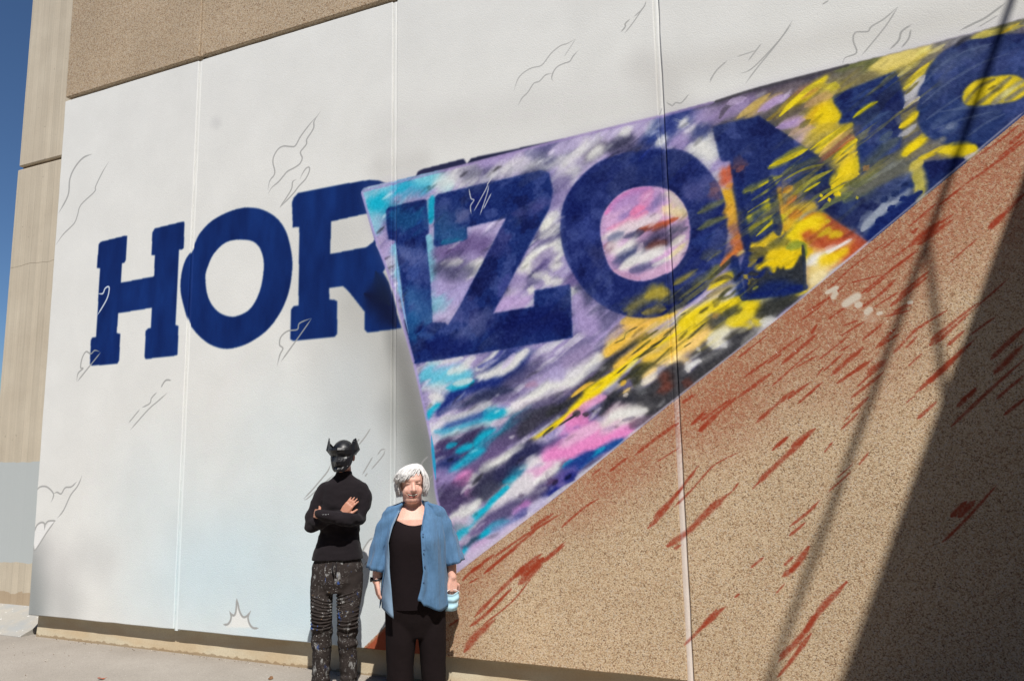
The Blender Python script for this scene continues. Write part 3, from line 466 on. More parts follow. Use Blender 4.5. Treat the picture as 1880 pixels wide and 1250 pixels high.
# inside of the second O
w, m = polymask(O2i, 1.2, True); OM = np.zeros((MH, MW), np.float32); OM[w] = m; put(w, m, (206, 168, 206), 1)
for t, w_, c, a in (('350,600 420,520 520,470 600,460', 12, (228, 130, 190), .9), ('400,560 500,520 620,500', 34, (170, 136, 190), .8), ('420,620 520,600 640,540', 26, (150, 130, 186), .8), ('560,560 610,480', 22, (222, 150, 190), .7), ('500,590 560,570', 14, (232, 130, 170), .8), ('360,690 470,660 580,600', 14, (232, 130, 170), .8), ('640,540 690,500', 26, (120, 110, 160), .7), ('700,480 760,520 790,580', 24, (220, 206, 190), .95), ('340,740 420,700 540,670 640,620', 22, (222, 208, 214), .95), ('680,560 760,600 810,600', 18, (226, 210, 160), .9), ('540,700 640,670 760,630', 10, (176, 80, 50), .95), ('620,700 700,660', 10, (190, 96, 60), .9), ('370,740 440,720', 16, (110, 120, 150), .8), ('360,790 400,810', 16, (150, 100, 110), .6), ('460,740 560,710', 12, (60, 66, 100), .9), ('400,830 500,790 520,800', 30, (226, 224, 220), .97), ('560,790 640,740 720,720', 34, (66, 62, 92), .95), ('590,800 680,760', 18, (104, 60, 50), .8), ('700,700 780,690 820,680', 20, (90, 90, 110), .9), ('740,780 800,730', 12, (206, 200, 190), .9), ('390,880 500,850 560,820', 24, (70, 78, 118), .9), ('540,820 560,770', 9, (190, 176, 190), .9), ('440,920 500,880 580,860', 16, (224, 222, 218), .95), ('560,860 620,830 680,830', 22, (226, 224, 222), .97), ('500,930 600,910 700,880', 16, (74, 80, 120), .8), ('620,900 700,860 720,850', 12, (216, 214, 214), .9), ('560,960 660,930 750,880', 18, (206, 170, 200), .95), ('740,870 800,800 820,760', 18, (206, 190, 190), .8), ('720,850 800,780', 10, (228, 216, 160), .7), ('400,930 470,960 540,975', 10, (206, 160, 190), .9)):
    st(zB(t), w_, c, a, .75, clip=OM, tip=.5, warp=.9)
# right-hand letters: crisp streaks and spray around and over them
def shn(t, w, c, a=.9, soft=.4, **k): st(zN(t), w, c, a, soft, clip=SHM, tip=.3, warp=.5, taper=(.3, .3), **k)
for t, w, c, a in (('0,545 110,520 260,475 420,430 600,390 800,340', 12, (70, 66, 78), .8), ('800,340 900,315 1000,300', 13, (112, 116, 74), .9), ('980,330 1080,300 1200,270', 22, (222, 204, 120), .9), ('1230,250 1350,200 1440,180', 9, (120, 118, 122), .9), ('1240,270 1320,225', 7, (216, 206, 150), .8), ('1460,195 1560,165 1717,130', 12, (200, 186, 90), .8), ('1520,150 1717,100', 9, (96, 98, 90), .9), ('1600,170 1660,140', 5, (214, 180, 50), .9),
                   ('200,590 240,530 330,480', 10, (84, 78, 92), .85), ('290,590 360,540 450,470', 13, (206, 178, 100), .8), ('240,520 330,490', 12, (196, 178, 214), .8), ('390,560 480,500 540,480', 16, (182, 158, 206), .9), ('440,600 510,560 580,470', 12, (150, 130, 60), .8), ('470,600 560,560 650,520', 18, (98, 90, 84), .9), ('500,580 600,480 720,390', 9, (234, 212, 40), .95), ('600,470 680,430 800,440', 11, (188, 172, 60), .85), ('740,440 790,430', 14, (214, 200, 60), .9), ('620,540 700,490 760,480', 16, (196, 160, 110), .8), ('700,600 740,570 780,590', 30, (234, 206, 30), .95), ('650,660 720,640 790,630', 16, (200, 176, 60), .9), ('480,640 560,620 620,600', 15, (178, 152, 200), .85), ('540,680 620,640 680,640', 14, (190, 162, 150), .8), ('600,640 650,600', 10, (100, 96, 74), .8),
                   ('650,750 740,690 850,620', 8, (238, 214, 40), .97), ('700,780 780,700 860,650', 11, (226, 190, 110), .9), ('720,800 800,740 870,690', 6, (184, 108, 70), .85), ('760,800 830,740 880,700', 10, (238, 210, 40), .95), ('800,840 860,780 885,760', 9, (236, 206, 50), .9), ('780,820 840,770', 5, (96, 92, 60), .9), ('800,780 870,720', 4, (96, 92, 60), .9),
                   ('1090,380 1130,350 1200,310', 10, (196, 184, 110), .9), ('1120,440 1180,380 1240,320', 10, (226, 204, 60), .95), ('1110,400 1190,340', 5, (104, 100, 96), .9), ('1130,500 1170,440 1220,380', 14, (196, 194, 196), .9), ('1130,470 1190,410', 5, (120, 112, 60), .9), ('1120,540 1190,490', 12, (176, 172, 180), .9), ('1100,570 1190,510', 7, (74, 76, 92), .9), ('1095,640 1150,600 1180,570', 11, (234, 208, 40), .95), ('1110,680 1180,620', 11, (180, 178, 182), .9), ('1120,710 1200,660', 9, (100, 100, 108), .9), ('1120,770 1180,720 1230,690', 13, (238, 212, 30), .97), ('1130,800 1210,750 1300,720', 12, (124, 118, 100), .9), ('1200,800 1290,745 1350,735', 8, (216, 190, 50), .9), ('1290,760 1380,750 1465,752', 15, (238, 212, 30), .97), ('1160,850 1180,820 1210,810', 15, (206, 190, 90), .95), ('1175,860 1195,930 1195,975', 14, (196, 184, 84), .95), ('1190,950 1195,1010', 11, (140, 140, 124), .9)):
    shn(t, w, c, a)
for t, w, c, a in (('450,830 520,800 640,745', 8, (206, 190, 40), .95), ('340,960 400,930 470,890', 5, (196, 184, 40), .9), ('360,1000 440,950 500,900', 5, (150, 150, 70), .8), ('300,1110 380,1060 470,1010', 5, (170, 164, 50), .9), ('340,1060 420,1010 500,970', 4, (206, 192, 50), .85), ('320,1160 420,1100 500,1060', 6, (120, 124, 60), .8), ('380,1180 460,1110 510,1080', 5, (200, 188, 40), .9), ('280,860 320,830', 10, (132, 84, 84), .6), ('310,1000 350,960', 8, (24, 40, 84), .7), ('520,880 620,820 700,800', 8, (76, 82, 84), .85), ('520,900 610,850 720,820', 5, (150, 146, 60), .85), ('530,930 640,870 720,860', 6, (40, 62, 110), .85), ('560,980 660,900 760,850', 8, (170, 164, 60), .8), ('520,960 560,930', 14, (214, 150, 60), .9), ('540,1010 580,980', 12, (206, 120, 60), .85), ('580,1000 660,950 740,900', 6, (44, 58, 96), .8), ('620,960 700,910', 5, (206, 192, 40), .9), ('640,1010 720,960 800,930', 6, (110, 116, 76), .85), ('690,1010 760,960 830,920', 5, (216, 196, 40), .9), ('760,940 800,900 880,880', 10, (226, 200, 40), .9), ('800,880 850,850 890,870', 9, (236, 208, 40), .95), ('780,900 840,830 870,800', 7, (236, 208, 40), .95), ('820,930 880,900', 6, (96, 100, 60), .85), ('700,1050 760,1010 860,960', 10, (120, 128, 80), .75), ('790,970 800,966', 9, (236, 210, 40), .95), ('740,1000 752,996', 8, (230, 206, 40), .95), ('880,990 890,986', 7, (200, 190, 60), .9), ('700,980 712,976', 7, (226, 206, 40), .9), ('860,930 960,880 1000,850', 14, (110, 116, 80), .7), ('870,585 930,540 985,510', 6, (198, 188, 30), .95), ('900,640 960,600 1040,560', 6, (70, 90, 130), .6), ('820,520 900,480 980,440', 10, (62, 82, 130), .5), ('900,860 980,820 1060,770', 10, (76, 82, 90), .8), ('940,900 1040,840 1110,800', 9, (130, 134, 130), .7), ('920,850 940,830', 10, (160, 120, 70), .7), ('1000,700 1060,660', 10, (90, 104, 116), .6)):
    shn(t, w, c, a)
for t, w, c, a in (('910,1150 960,1090 1040,1030 1120,1010', 16, (170, 178, 190), .75), ('930,1130 980,1070 1050,980 1130,900', 10, (150, 160, 176), .8), ('1000,1010 1060,950 1140,900', 22, (56, 70, 112), .85), ('960,1190 1060,1080 1200,960', 18, (24, 44, 104), .97), ('1010,1010 1030,985', 12, (36, 52, 96), .95), ('1060,980 1090,955', 13, (36, 52, 96), .95), ('1110,930 1140,915', 13, (36, 52, 96), .95), ('900,1100 960,1050', 12, (110, 120, 146), .6), ('1100,1000 1130,985', 11, (24, 44, 104), .95), ('1040,1050 1070,1030', 10, (24, 44, 104), .95), ('980,1110 1010,1085', 9, (24, 44, 104), .95)):
    shn(t, w, c, a, .6)
for t in ('1220,420 1300,330 1420,260', '1210,520 1330,420 1500,320 1640,270', '1230,600 1340,520 1420,470', '1260,650 1400,600 1560,560', '1330,640 1390,610', '1300,560 1420,540 1540,530', '1420,260 1560,220', '1440,680 1520,620 1620,570'):
    shn(t, 5, (88, 102, 136), .6, .8)
# N's foot and the spill of yellow beside it
for t, w, c, a in (('790,30 850,110 820,230', 24, (220, 160, 60), .9), ('820,120 900,60 1000,20 1100,0', 22, (212, 180, 60), .9), ('880,100 960,80', 14, (190, 100, 50), .7)):
    sh(z8, t, w, c, a, .6)
fill(z8('1000,110 1100,60 1220,70 1300,130 1670,370 1440,560 1200,700 1030,880 1030,380 880,380'), (184, 84, 54), .97, 1.5, tex=SHM)
fill(z8('1020,380 1160,470 1420,560 1300,640 1180,760 1010,930 1020,600'), (238, 216, 140), .97, 7, tex=SHM)
for t, w, c, a in (('1050,580 1100,540 1200,510', 20, (238, 236, 230), .97), ('1080,560 1110,600', 22, (238, 236, 230), .9), ('1040,450 1080,470', 16, (244, 206, 30), .9), ('1190,560 1300,520 1430,460', 18, (240, 206, 40), .97), ('1240,470 1350,420 1490,340', 8, (236, 232, 230), 1), ('1230,430 1330,400', 8, (224, 190, 176), .7), ('1100,440 1200,450', 10, (226, 180, 110), .7), ('870,920 960,890 1010,870', 10, YE, .95), ('500,980 620,960 740,930', 8, (206, 200, 120), .9), ('1100,760 1200,690', 22, (238, 224, 176), .8)):
    sh(z8, t, w, c, a, .4, taper=(.15, .15))
for t, w, c in (('840,350 900,250 1000,170 1160,130 1200,160', 26, YE), ('880,330 960,320', 16, YE), ('940,200 1040,180 1120,200 1140,230', 24, YE), ('1170,300 1220,270 1300,290 1380,290', 15, (214, 190, 40)), ('1290,320 1310,280 1390,300', 12, (220, 196, 40)), ('1230,150 1260,150', 8, (206, 184, 40)), ('1240,230 1270,240', 12, (216, 190, 40)), ('640,520 740,470 880,440 990,440', 32, (232, 200, 40)), ('660,590 780,590 900,540 960,460', 34, (236, 204, 30)), ('520,640 620,590 700,600', 16, (236, 204, 30)), ('440,420 540,410 660,340 780,270', 16, (220, 190, 50)), ('680,680 780,630 900,600', 14, (232, 200, 30)), ('380,740 400,720', 12, (210, 180, 60)), ('430,800 490,770', 16, (190, 166, 50)), ('470,860 530,840', 8, (180, 170, 60)), ('700,150 770,110', 14, (206, 190, 50)), ('840,420 960,390', 14, (150, 160, 60))):
    sh(z8, t, w, c, .97, .35, taper=(.2, .2))
fill(z8('380,980 440,760 550,740 590,700 600,650 640,660 640,700 690,710 720,620 760,650 790,620 800,660 870,660 930,560 960,500 1010,510 1022,860'), (54, 58, 64), .97, 1.2, tex=SHM)
fill(z8('370,980 470,860 600,770 800,760 1000,830 1022,855 700,920'), (26, 44, 100), .95, 8, tex=SHM)
for t, w, c, a in (('270,560 300,700 320,880 360,960', 20, (24, 46, 100), .95), ('340,190 380,330 400,440', 12, (28, 40, 84), .95), ('440,560 520,500 600,470', 14, (120, 110, 50), .8), ('420,620 500,560', 10, (170, 150, 60), .7), ('660,400 760,360 800,370', 18, (120, 116, 60), .8), ('430,450 560,430', 8, (96, 90, 60), .8), ('430,700 520,700', 10, (60, 60, 60), .9), ('470,860 520,830', 6, (150, 150, 60), .8), ('1000,390 1015,500', 8, (110, 130, 60), .8), ('220,10 270,120 250,180', 22, (240, 180, 60), .9), ('240,220 300,230', 16, (170, 120, 110), .7), ('150,600 230,520 330,420 340,370', 12, (206, 120, 60), .9), ('290,330 330,310', 9, (230, 170, 60), .9), ('250,380 330,300', 12, (190, 100, 60), .7)):
    sh(z8, t, w, c, a, .5)
for t, w, c, a in (('0,860 130,780 280,700', 14, YE, .9), ('0,930 160,860 280,820', 12, (200, 180, 120), .9), ('20,800 150,740 240,740', 7, (80, 76, 60), .9), ('120,960 180,880 260,840', 7, (70, 72, 50), .9), ('130,960 230,930 290,860', 6, (90, 90, 50), .8), ('150,1080 260,1000 340,970', 18, YE, .95), ('60,1000 100,980 70,1040', 8, (120, 110, 60), .8), ('350,1010 440,1010 530,1040', 22, YE, .95), ('420,1100 500,1080', 14, YE, .9), ('220,1190 350,1140 480,1130', 14, (226, 206, 60), .9), ('180,1110 330,1060', 14, (80, 82, 64), .9), ('60,1150 90,1130', 12, (210, 160, 90), .9), ('560,1000 700,950 860,940', 14, (140, 140, 120), .8), ('520,1140 600,1060 780,970 900,960', 26, (60, 62, 60), .95), ('560,1190 680,1190', 14, (210, 210, 208), .95), ('0,760 150,640 260,520', 6, (70, 72, 60), .9)):
    sh(z8, t, w, c, a, .5)
# the N's left stem and foot, restated in navy
for t, w, c, a in (('1352,330 1362,400 1372,455', 16, (28, 44, 100), .8), ('1380,320 1392,400', 24, (30, 48, 104), .5), ('1415,330 1424,390 1430,430', 14, (30, 46, 98), .75), ('1347,474 1356,515 1366,548', 13, (22, 42, 102), .95), ('1364,546 1420,540 1478,528', 14, (20, 40, 104), .95), ('1474,452 1477,490 1477,530', 6, (40, 50, 70), .8)):
    st(zO(t), w, c, a, .5, clip=SHM, tip=.7, warp=.4)
# fine dry streaks across the yellow half
yb = polymask(zO('1160,620 1330,440 1560,130 1720,90 1700,200 1600,330 1480,440 1300,640 1180,700'), 30)
put(yb[0], yb[1] * (sstep(.56, .66, fbm(SA * 2.2, SB * 22, 71)) * SHM)[yb[0]], (226, 202, 44), .28)
put(yb[0], yb[1] * (sstep(.57, .67, fbm(SA * 2.2, SB * 20, 81)) * SHM)[yb[0]], (56, 58, 62), .3)
# wet blending: drag the cloud paint along the streaks, leave the letters crisp
acc = np.zeros_like(CAN[wS]); wt = 0.
src = CAN[wS].copy(); kp = SHM[wS][..., None]; src_k = src * kp
nrm_ = np.zeros_like(kp)
for d_ in range(-18, 19, 3):
    g_ = math.exp(-(d_ / 11.) ** 2); dx, dy = int(round(d_ * math.cos(TH))), int(round(d_ * math.sin(TH)))
    acc += np.roll(np.roll(src_k, dy, 0), dx, 1) * g_; nrm_ += np.roll(np.roll(kp, dy, 0), dx, 1) * g_
acc /= np.maximum(nrm_, 1e-3)
bl_ = (SHM[wS] * (1 - blur(LETM, 3)[wS]) * .48)[..., None]
CAN[wS] = src * (1 - bl_) + acc * bl_
del acc, src, src_k
# many small spray curls and flecks along the streaks
rs = np.random.RandomState(12); LB = blur(LETM, 2)
for i in range(1700):
    r_, c_ = rs.randint(0, MH), rs.randint(0, MW)
    if SHM[r_, c_] < .9: continue
    inl = LB[r_, c_] > .5
    if inl and rs.rand() < .75: continue
    base = CAN[r_, c_] * 255.; lum = base.mean(); yel = base[0] > base[2] + 40
    if inl: col = base * rs.uniform(.6, 1.5)
    elif rs.rand() < .5: col = base + (255 - base) * rs.uniform(.25, .7) * (np.array([1, .95, .3]) if yel else np.array([1, 1, 1]))
    else: col = base * rs.uniform(.4, .75)
    th = TH + rs.uniform(-.25, .2); L = rs.uniform(.015, .07) * RES; wd = rs.uniform(.010, .030) * RES * (.6 if inl else 1)
    P = np.array([(c_ - math.cos(th) * L, r_ - math.sin(th) * L), (c_, r_ + rs.uniform(-.15, .25) * L), (c_ + math.cos(th) * L, r_ + math.sin(th) * L)], np.float32)
    w = win(P, wd + 3); X = _gx[w] + .5; Y = _gy[w] + .5; m = np.zeros(X.shape, np.float32); Q = smooth(P, 4)
    for k in range(len(Q) - 1):
        d = Q[k + 1] - Q[k]; t_ = np.clip(((X - Q[k][0]) * d[0] + (Y - Q[k][1]) * d[1]) / (d @ d + 1e-6), 0, 1); g = (k + t_) / (len(Q) - 1)
        m = np.maximum(m, np.clip((wd * (.25 + .75 * np.sin(g * 3.14)) * .5 + .8 - np.hypot(X - Q[k][0] - t_ * d[0], Y - Q[k][1] - t_ * d[1])) / 1.6, 0, 1))
    put(w, blur(m, 1) * SHM[w], np.clip(col, 0, 255), rs.uniform(.35, .8))
# pen doodle on the Z, thin pale rim of the shard
for t in ('600,315 610,365 625,375 608,405 612,445', '690,290 690,310 625,430', '700,300 690,345 655,450', '712,340 672,420', '720,255 690,300'): pen(zA, t, 2.0, .9, (196, 196, 200))
for t in ('664,352 690,440 712,500 734,575 760,667', '760,667 792,810 800,900 812,950'): st(zO(t), 5, (170, 156, 206), .7, .8, taper=(.01, .01))
st(zA('228,580 240,700 262,860 300,1040'), 4, (130, 170, 214), .8, .6); st(zO('792,800 800,880'), 6, (30, 160, 200), .8, .6)
st(zO('664,352 860,302 1030,258 1220,212 1312,188'), 5, (160, 142, 190), .6, .9, taper=(.01, .01))
st(zO('1312,188 1395,162 1560,120'), 5, (66, 64, 70), .7, .9, taper=(.01, .01))
CAN += ((GRAIN - .5) * SHM * .10)[..., None]
k = SHM[..., None]; CAN[:] = CAN * (1 - k) + k * np.clip((CAN - .45) * 1.08 + .43, 0, 1)      # a denser coat of paint

# ---- below the diagonal: bare exposed stone with red-brown overspray
DG = zO('2080,40 1880,212 1652,400 1428,586 1247,729 1160,799 1031,905 840,1051 705,1152 660,1196 640,1215 640,1500 2300,1500 2300,40')
w, m = polymask(DG, .8); COV[w] *= (1 - m); BARE = np.zeros((MH, MW), np.float32); BARE[w] = m
st(zO('1880,206 1652,396 1428,583 1247,726 1160,796 1031,902 840,1048'), 3, (206, 196, 200), .5, .8, taper=(.01, .01))
BR = (152, 58, 34); SPK = sstep(.3, .65, fbm(GX * 85, GZ * 85, 91, 2)) * .6 + .4
def over(t, wd, a): st(zO(t), wd * 1.25, (158, 86, 58), a * .6, 1., taper=(.2, .2), tip=.5, tex=BARE * SPK)
for t, wd, a in (('1880,240 1700,390 1500,560 1300,730 1100,880', 80, .6), ('1470,570 1640,420 1880,250', 180, .85), ('1880,340 1700,470', 190, .6), ('1320,680 1480,590 1600,620', 190, .75), ('1250,770 1400,700', 120, .5), ('1100,880 1260,800 1330,760', 110, .5), ('870,1050 1020,940 1180,840', 70, .55), ('830,1090 900,1040', 60, .5), ('1020,930 1100,880', 110, .35), ('680,1180 740,1140 800,1120', 120, .95), ('1480,720 1620,620', 120, .3)):
    over(t, wd, a)
fill(zO('664,1196 705,1155 800,1085 800,1140 760,1230 640,1230'), (160, 74, 48), .9, 2, tex=BARE)
def br(z, t, w, a=.9, c=BR, soft=.6): st(z(t), w * .78, c, a, soft, taper=(.15, .3), tip=.25, warp=.6, tex=BARE * (SPK * .35 + .65))
for z, t, w in [(zE, s, w) for s, w in (('430,710 570,600', 6), ('460,810 640,680 750,600', 7), ('430,910 610,780', 8), ('190,1050 260,980', 5), ('230,1080 330,990 415,915', 10), ('240,1030 390,920', 6), ('640,750 760,650 830,590', 8), ('600,855 740,730 840,655', 6), ('720,760 830,700', 5), ('575,740 650,690', 6), ('800,590 830,540', 6), ('840,720 990,600', 6), ('860,780 960,690', 5), ('900,800 1060,660', 10), ('930,840 1110,720', 7), ('960,820 1080,730', 5), ('520,1040 620,950 710,880', 9), ('680,920 800,830', 6), ('730,945 860,830', 6), ('780,900 820,870', 5), ('1000,915 1110,830 1170,780', 7), ('1030,860 1110,790', 5), ('1090,790 1180,725', 14), ('1000,995 1090,910', 6), ('950,1075 1040,990', 7), ('700,1161 820,1070', 9), ('620,1161 680,1110', 7), ('1130,660 1230,560', 6), ('1150,650 1260,580', 5), ('1215,690 1330,570 1360,555', 9), ('1280,660 1340,600', 8), ('1290,755 1360,690', 5), ('1330,890 1430,800 1560,680 1640,610', 9), ('1390,840 1540,700', 12), ('1340,1020 1440,930', 9), ('1340,560 1490,470', 6), ('1400,650 1450,600', 7), ('1410,620 1560,500 1650,430', 9), ('1430,640 1540,540 1620,470', 8), ('1490,650 1580,570', 7), ('1510,1060 1700,880 1880,720', 9), ('1540,960 1640,870', 9), ('1560,930 1640,860', 7), ('1600,600 1740,500', 7), ('1620,470 1800,310', 5), ('1710,720 1880,560', 10), ('1720,800 1880,640', 16), ('1740,920 1880,800', 7), ('1780,1000 1880,920', 7), ('1000,1000 960,1040', 4),
    ('770,480 900,400 980,330', 5), ('880,370 1010,250 1200,110', 5), ('1000,330 1160,290', 4), ('1050,390 1200,270 1340,170', 6), ('1080,380 1180,300', 4), ('1050,460 1160,380 1230,310', 6), ('1110,460 1240,380', 5), ('1200,450 1390,300', 7), ('1220,480 1320,430', 7), ('1180,500 1300,470', 6), ('1240,400 1400,270', 6), ('1200,270 1330,170', 6), ('1230,190 1290,150', 6), ('1290,150 1440,30', 13), ('1340,140 1520,10', 10), ('1380,110 1450,20', 10), ('1700,60 1790,-30', 12), ('950,600 1080,520', 6), ('960,550 1040,520', 6), ('880,520 1010,430', 6), ('750,520 860,440', 4), ('1060,620 1170,530', 5), ('830,800 870,750', 3), ('1280,940 1330,900', 3), ('940,680 1010,640', 4), ('1210,200 1260,180', 7), ('1160,160 1240,100', 5), ('1500,230 1640,110', 4), ('1310,80 1340,50', 8))]:
    br(z, t, w)
for z, t, w in [(zC, s, w) for s, w in (('1400,780 1500,710 1600,630', 6), ('1200,1030 1330,930', 6), ('1230,1010 1310,940', 5), ('1340,920 1480,820 1640,700', 7), ('1560,720 1640,650', 9), ('1500,790 1630,690', 4), ('1450,1140 1540,1060 1640,960', 10), ('1110,1180 1280,1070', 5), ('1060,1130 1200,1010', 5))]:
    br(z, t, w)
for z, t, w in [(zF, s, w) for s, w in (('0,415 120,290 240,135', 9), ('-30,470 80,350 160,240', 9), ('105,360 210,255 300,145', 7), ('250,210 320,140 440,80', 4), ('70,560 170,490 290,370 395,285', 14), ('110,580 140,550', 5), ('400,280 430,240', 4), ('525,245 620,150 780,5', 11), ('600,75 690,0', 6), ('500,270 540,230', 5), ('865,85 910,30', 5), ('885,285 960,220 1015,170', 5), ('930,215 1020,135', 4), ('1040,150 1095,80', 6), ('690,460 780,390 845,325', 6), ('690,505 770,440', 6), ('490,670 560,615', 6), ('650,715 720,660 790,560', 14), ('660,660 710,610', 8), ('690,690 740,640', 12), ('620,800 670,745', 5), ('150,1068 240,975 320,880', 9), ('240,980 330,895 380,855', 9), ('410,820 435,800', 5), ('630,1150 760,1000 860,870 980,740', 13), ('625,1230 720,1110 800,1000', 9), ('640,1120 690,1060', 9), ('760,1000 830,900', 12), ('1465,540 1580,430 1755,235', 7), ('1510,410 1590,330', 12), ('1550,410 1630,330', 14), ('20,130 130,60', 3))]:
    br(z, t, w)
for z, t, w in [(zD, s, w) for s, w in (('1265,640 1380,550 1480,480', 8), ('900,1000 1000,910 1085,855', 5), ('510,1230 640,1120 800,990', 7), ('560,1150 700,1050 900,930', 6), ('660,1250 800,1130', 12), ('700,1240 810,1150', 12), ('800,1170 920,1070', 5), ('445,1225 510,1180', 9), ('740,1010 860,930', 8), ('1500,380 1570,335', 8), ('1545,490 1620,430', 7), ('1590,520 1630,480', 9), ('1140,720 1230,650', 5), ('1050,740 1100,700', 5))]:
    br(z, t, w)
for z, t, w in [(zH, s, w) for s, w in (('590,190 650,130 690,110', 7), ('710,150 820,60 900,0', 6), ('630,200 680,170', 4), ('660,375 800,230 980,60', 9), ('635,425 720,360 850,230', 9), ('720,360 830,250', 6), ('890,205 960,140 1018,68', 15), ('930,160 1000,90', 6), ('1020,90 1130,0', 5), ('605,560 660,480 770,385', 13), ('700,420 850,300 950,180', 5), ('530,420 580,385', 6), ('1700,20 1730,0', 6), ('640,140 760,50', 6))]:
    br(z, t, w)
for t, w, a in (('870,385 900,370 940,350', 9, 1), ('905,415 930,370', 11, .95), ('960,450 1000,420 1050,390', 16, 1), ('1020,450 1060,435', 13, .95), ('1070,490 1110,455', 13, .95), ('1130,490 1165,480', 8, .95), ('1050,500 1140,520', 18, .35), ('1285,432 1320,428', 8, 1)):
    st(zE(t), w, (206, 194, 176), a, .5, taper=(.2, .2))
for p, w in (('805,468', 4), ('708,583', 6), ('925,497', 3), ('622,684', 9), ('717,675', 7), ('888,652', 8), ('1020,672', 8), ('1125,730', 9), ('1185,527', 7), ('948,800', 5), ('1022,875', 5), ('1185,405', 3), ('1240,400', 3), ('1270,572', 3), ('1290,583', 4), ('1278,622', 3), ('1535,515', 4), ('1540,538', 3), ('1495,452', 3), ('1438,818', 4), ('1205,575', 5), ('1595,920', 6), ('1850,690', 3), ('1610,592', 3), ('1495,650', 3), ('795,858', 3), ('1036,990', 4), ('870,545', 3), ('1580,575', 5)):
    u, v = p.split(','); st(zE('%s,%s %f,%f' % (u, v, float(u) + 3, float(v) - 2)), w, (214, 206, 190), 1, .4, taper=(.01, .01))
np.clip(CAN, 0, 1, out=CAN); np.clip(COV, 0, 1, out=COV)
# ---------------------------------------------------------------- materials of the place
img = bpy.data.images.new('mural_paint', MW, MH, alpha=True, float_buffer=False)
img.alpha_mode = 'CHANNEL_PACKED'
_px = np.empty((MH, MW, 4), np.float32); _px[..., :3] = CAN; _px[..., 3] = COV
img.pixels.foreach_set(_px.ravel()); img.update(); img.pack()
del _px
def pebble(t, vec):
    """exposed aggregate: small stones of several colours set in a pale cement"""
    vo = t.n('ShaderNodeTexVoronoi'); vo.inputs['Scale'].default_value = 140; vo.inputs['Randomness'].default_value = 1; t.l(vec, vo.inputs['Vector'])
    sp = t.n('ShaderNodeSeparateColor'); t.l(vo.outputs['Color'], sp.inputs[0])
    col = t.ramp(sp.outputs[0], [(0, lin((140, 116, 92))), (.06, lin((170, 142, 112))), (.18, lin((190, 166, 136))), (.40, lin((201, 180, 150))), (.66, lin((211, 192, 165))), (.86, lin((198, 183, 164))), (.95, lin((186, 156, 130)))], 'CONSTANT')
    gap = t.ramp(vo.outputs['Distance'], [(.0, BW(1.0)), (.52, BW(.97)), (.8, BW(.78))])
    col = t.mix(1.0, col, gap, 'MULTIPLY')
    v2 = t.n('ShaderNodeTexVoronoi'); v2.inputs['Scale'].default_value = 80; t.l(vec, v2.inputs['Vector'])
    s2 = t.n('ShaderNodeSeparateColor'); t.l(v2.outputs['Color'], s2.inputs[0])
    dark = t.math('MULTIPLY', t.math('GREATER_THAN', s2.outputs[1], .86), t.math('LESS_THAN', v2.outputs['Distance'], .33))
    col = t.mix(t.math('MULTIPLY', dark, .5), col, lin((96, 74, 54)))
    big = t.noise(vec, 1.3, 4); col = t.mix(1.0, col, t.ramp(big, [(.3, BW(.90)), (.7, BW(1.05))]), 'MULTIPLY')
    col = t.mix(1.0, col, (1.02, .985, .94, 1), 'MULTIPLY')
    h = t.math('SUBTRACT', 1.0, vo.outputs['Distance'])
    return col, h
def make_mural(name, base):
    t = NT(name); vec = t.obj()
    sx = t.n('ShaderNodeSeparateXYZ'); t.l(t.tc.outputs['Object'], sx.inputs[0])
    u = t.math('DIVIDE', t.math('SUBTRACT', sx.outputs[0], MX0), MX1 - MX0); v = t.math('DIVIDE', t.math('SUBTRACT', sx.outputs[2], MZ0), MZ1 - MZ0)
    cb = t.n('ShaderNodeCombineXYZ'); t.l(u, cb.inputs[0]); t.l(v, cb.inputs[1])
    im = t.n('ShaderNodeTexImage'); im.image = img; im.interpolation = 'Linear'; im.extension = 'EXTEND'; t.l(cb.outputs[0], im.inputs[0])
    if base == 'stone':
        col, h = pebble(t, vec)
        fine = t.noise(vec, 170, 2)
        pit = t.ramp(t.noise(vec, 95, 3, .6), [(.0, BW(.86)), (.36, BW(.955)), (.5, BW(1.0))])
        paint = t.mix(1.0, im.outputs[0], pit, 'MULTIPLY')
        paint = t.mix(1.0, paint, t.ramp(t.noise(vec, 2.2, 5), [(.25, BW(.95)), (.75, BW(1.03))]), 'MULTIPLY')
        c = t.mix(im.outputs['Alpha'], col, paint)
        hh = t.math('ADD', t.math('MULTIPLY', h, t.math('SUBTRACT', 1.0, t.math('MULTIPLY', im.outputs['Alpha'], .45))), t.math('MULTIPLY', fine, .6))
        nb = t.bump(hh, .26, .006)
        return t.done(c, .85, nb, .12)
    # sealant beads: paint slumps smoothly over them, bare sealant is pale
    bare = t.mix(t.noise(vec, 14, 4), lin((206, 190, 176)), lin((224, 214, 206)))
    lt = t.mix(1., im.outputs[0], BW(1.06), 'MULTIPLY')
    c = t.mix(im.outputs['Alpha'], bare, lt)
    return t.done(c, .6, t.bump(t.noise(vec, 60, 3), .25, .004), .3)
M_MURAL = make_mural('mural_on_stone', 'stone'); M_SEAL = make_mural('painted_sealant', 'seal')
t = NT('exposed_aggregate'); c, h = pebble(t, t.obj()); M_STONE = t.done(t.mix(1.0, c, lin((236, 240, 246)), 'MULTIPLY'), .85, t.bump(h, .3, .006), .15)
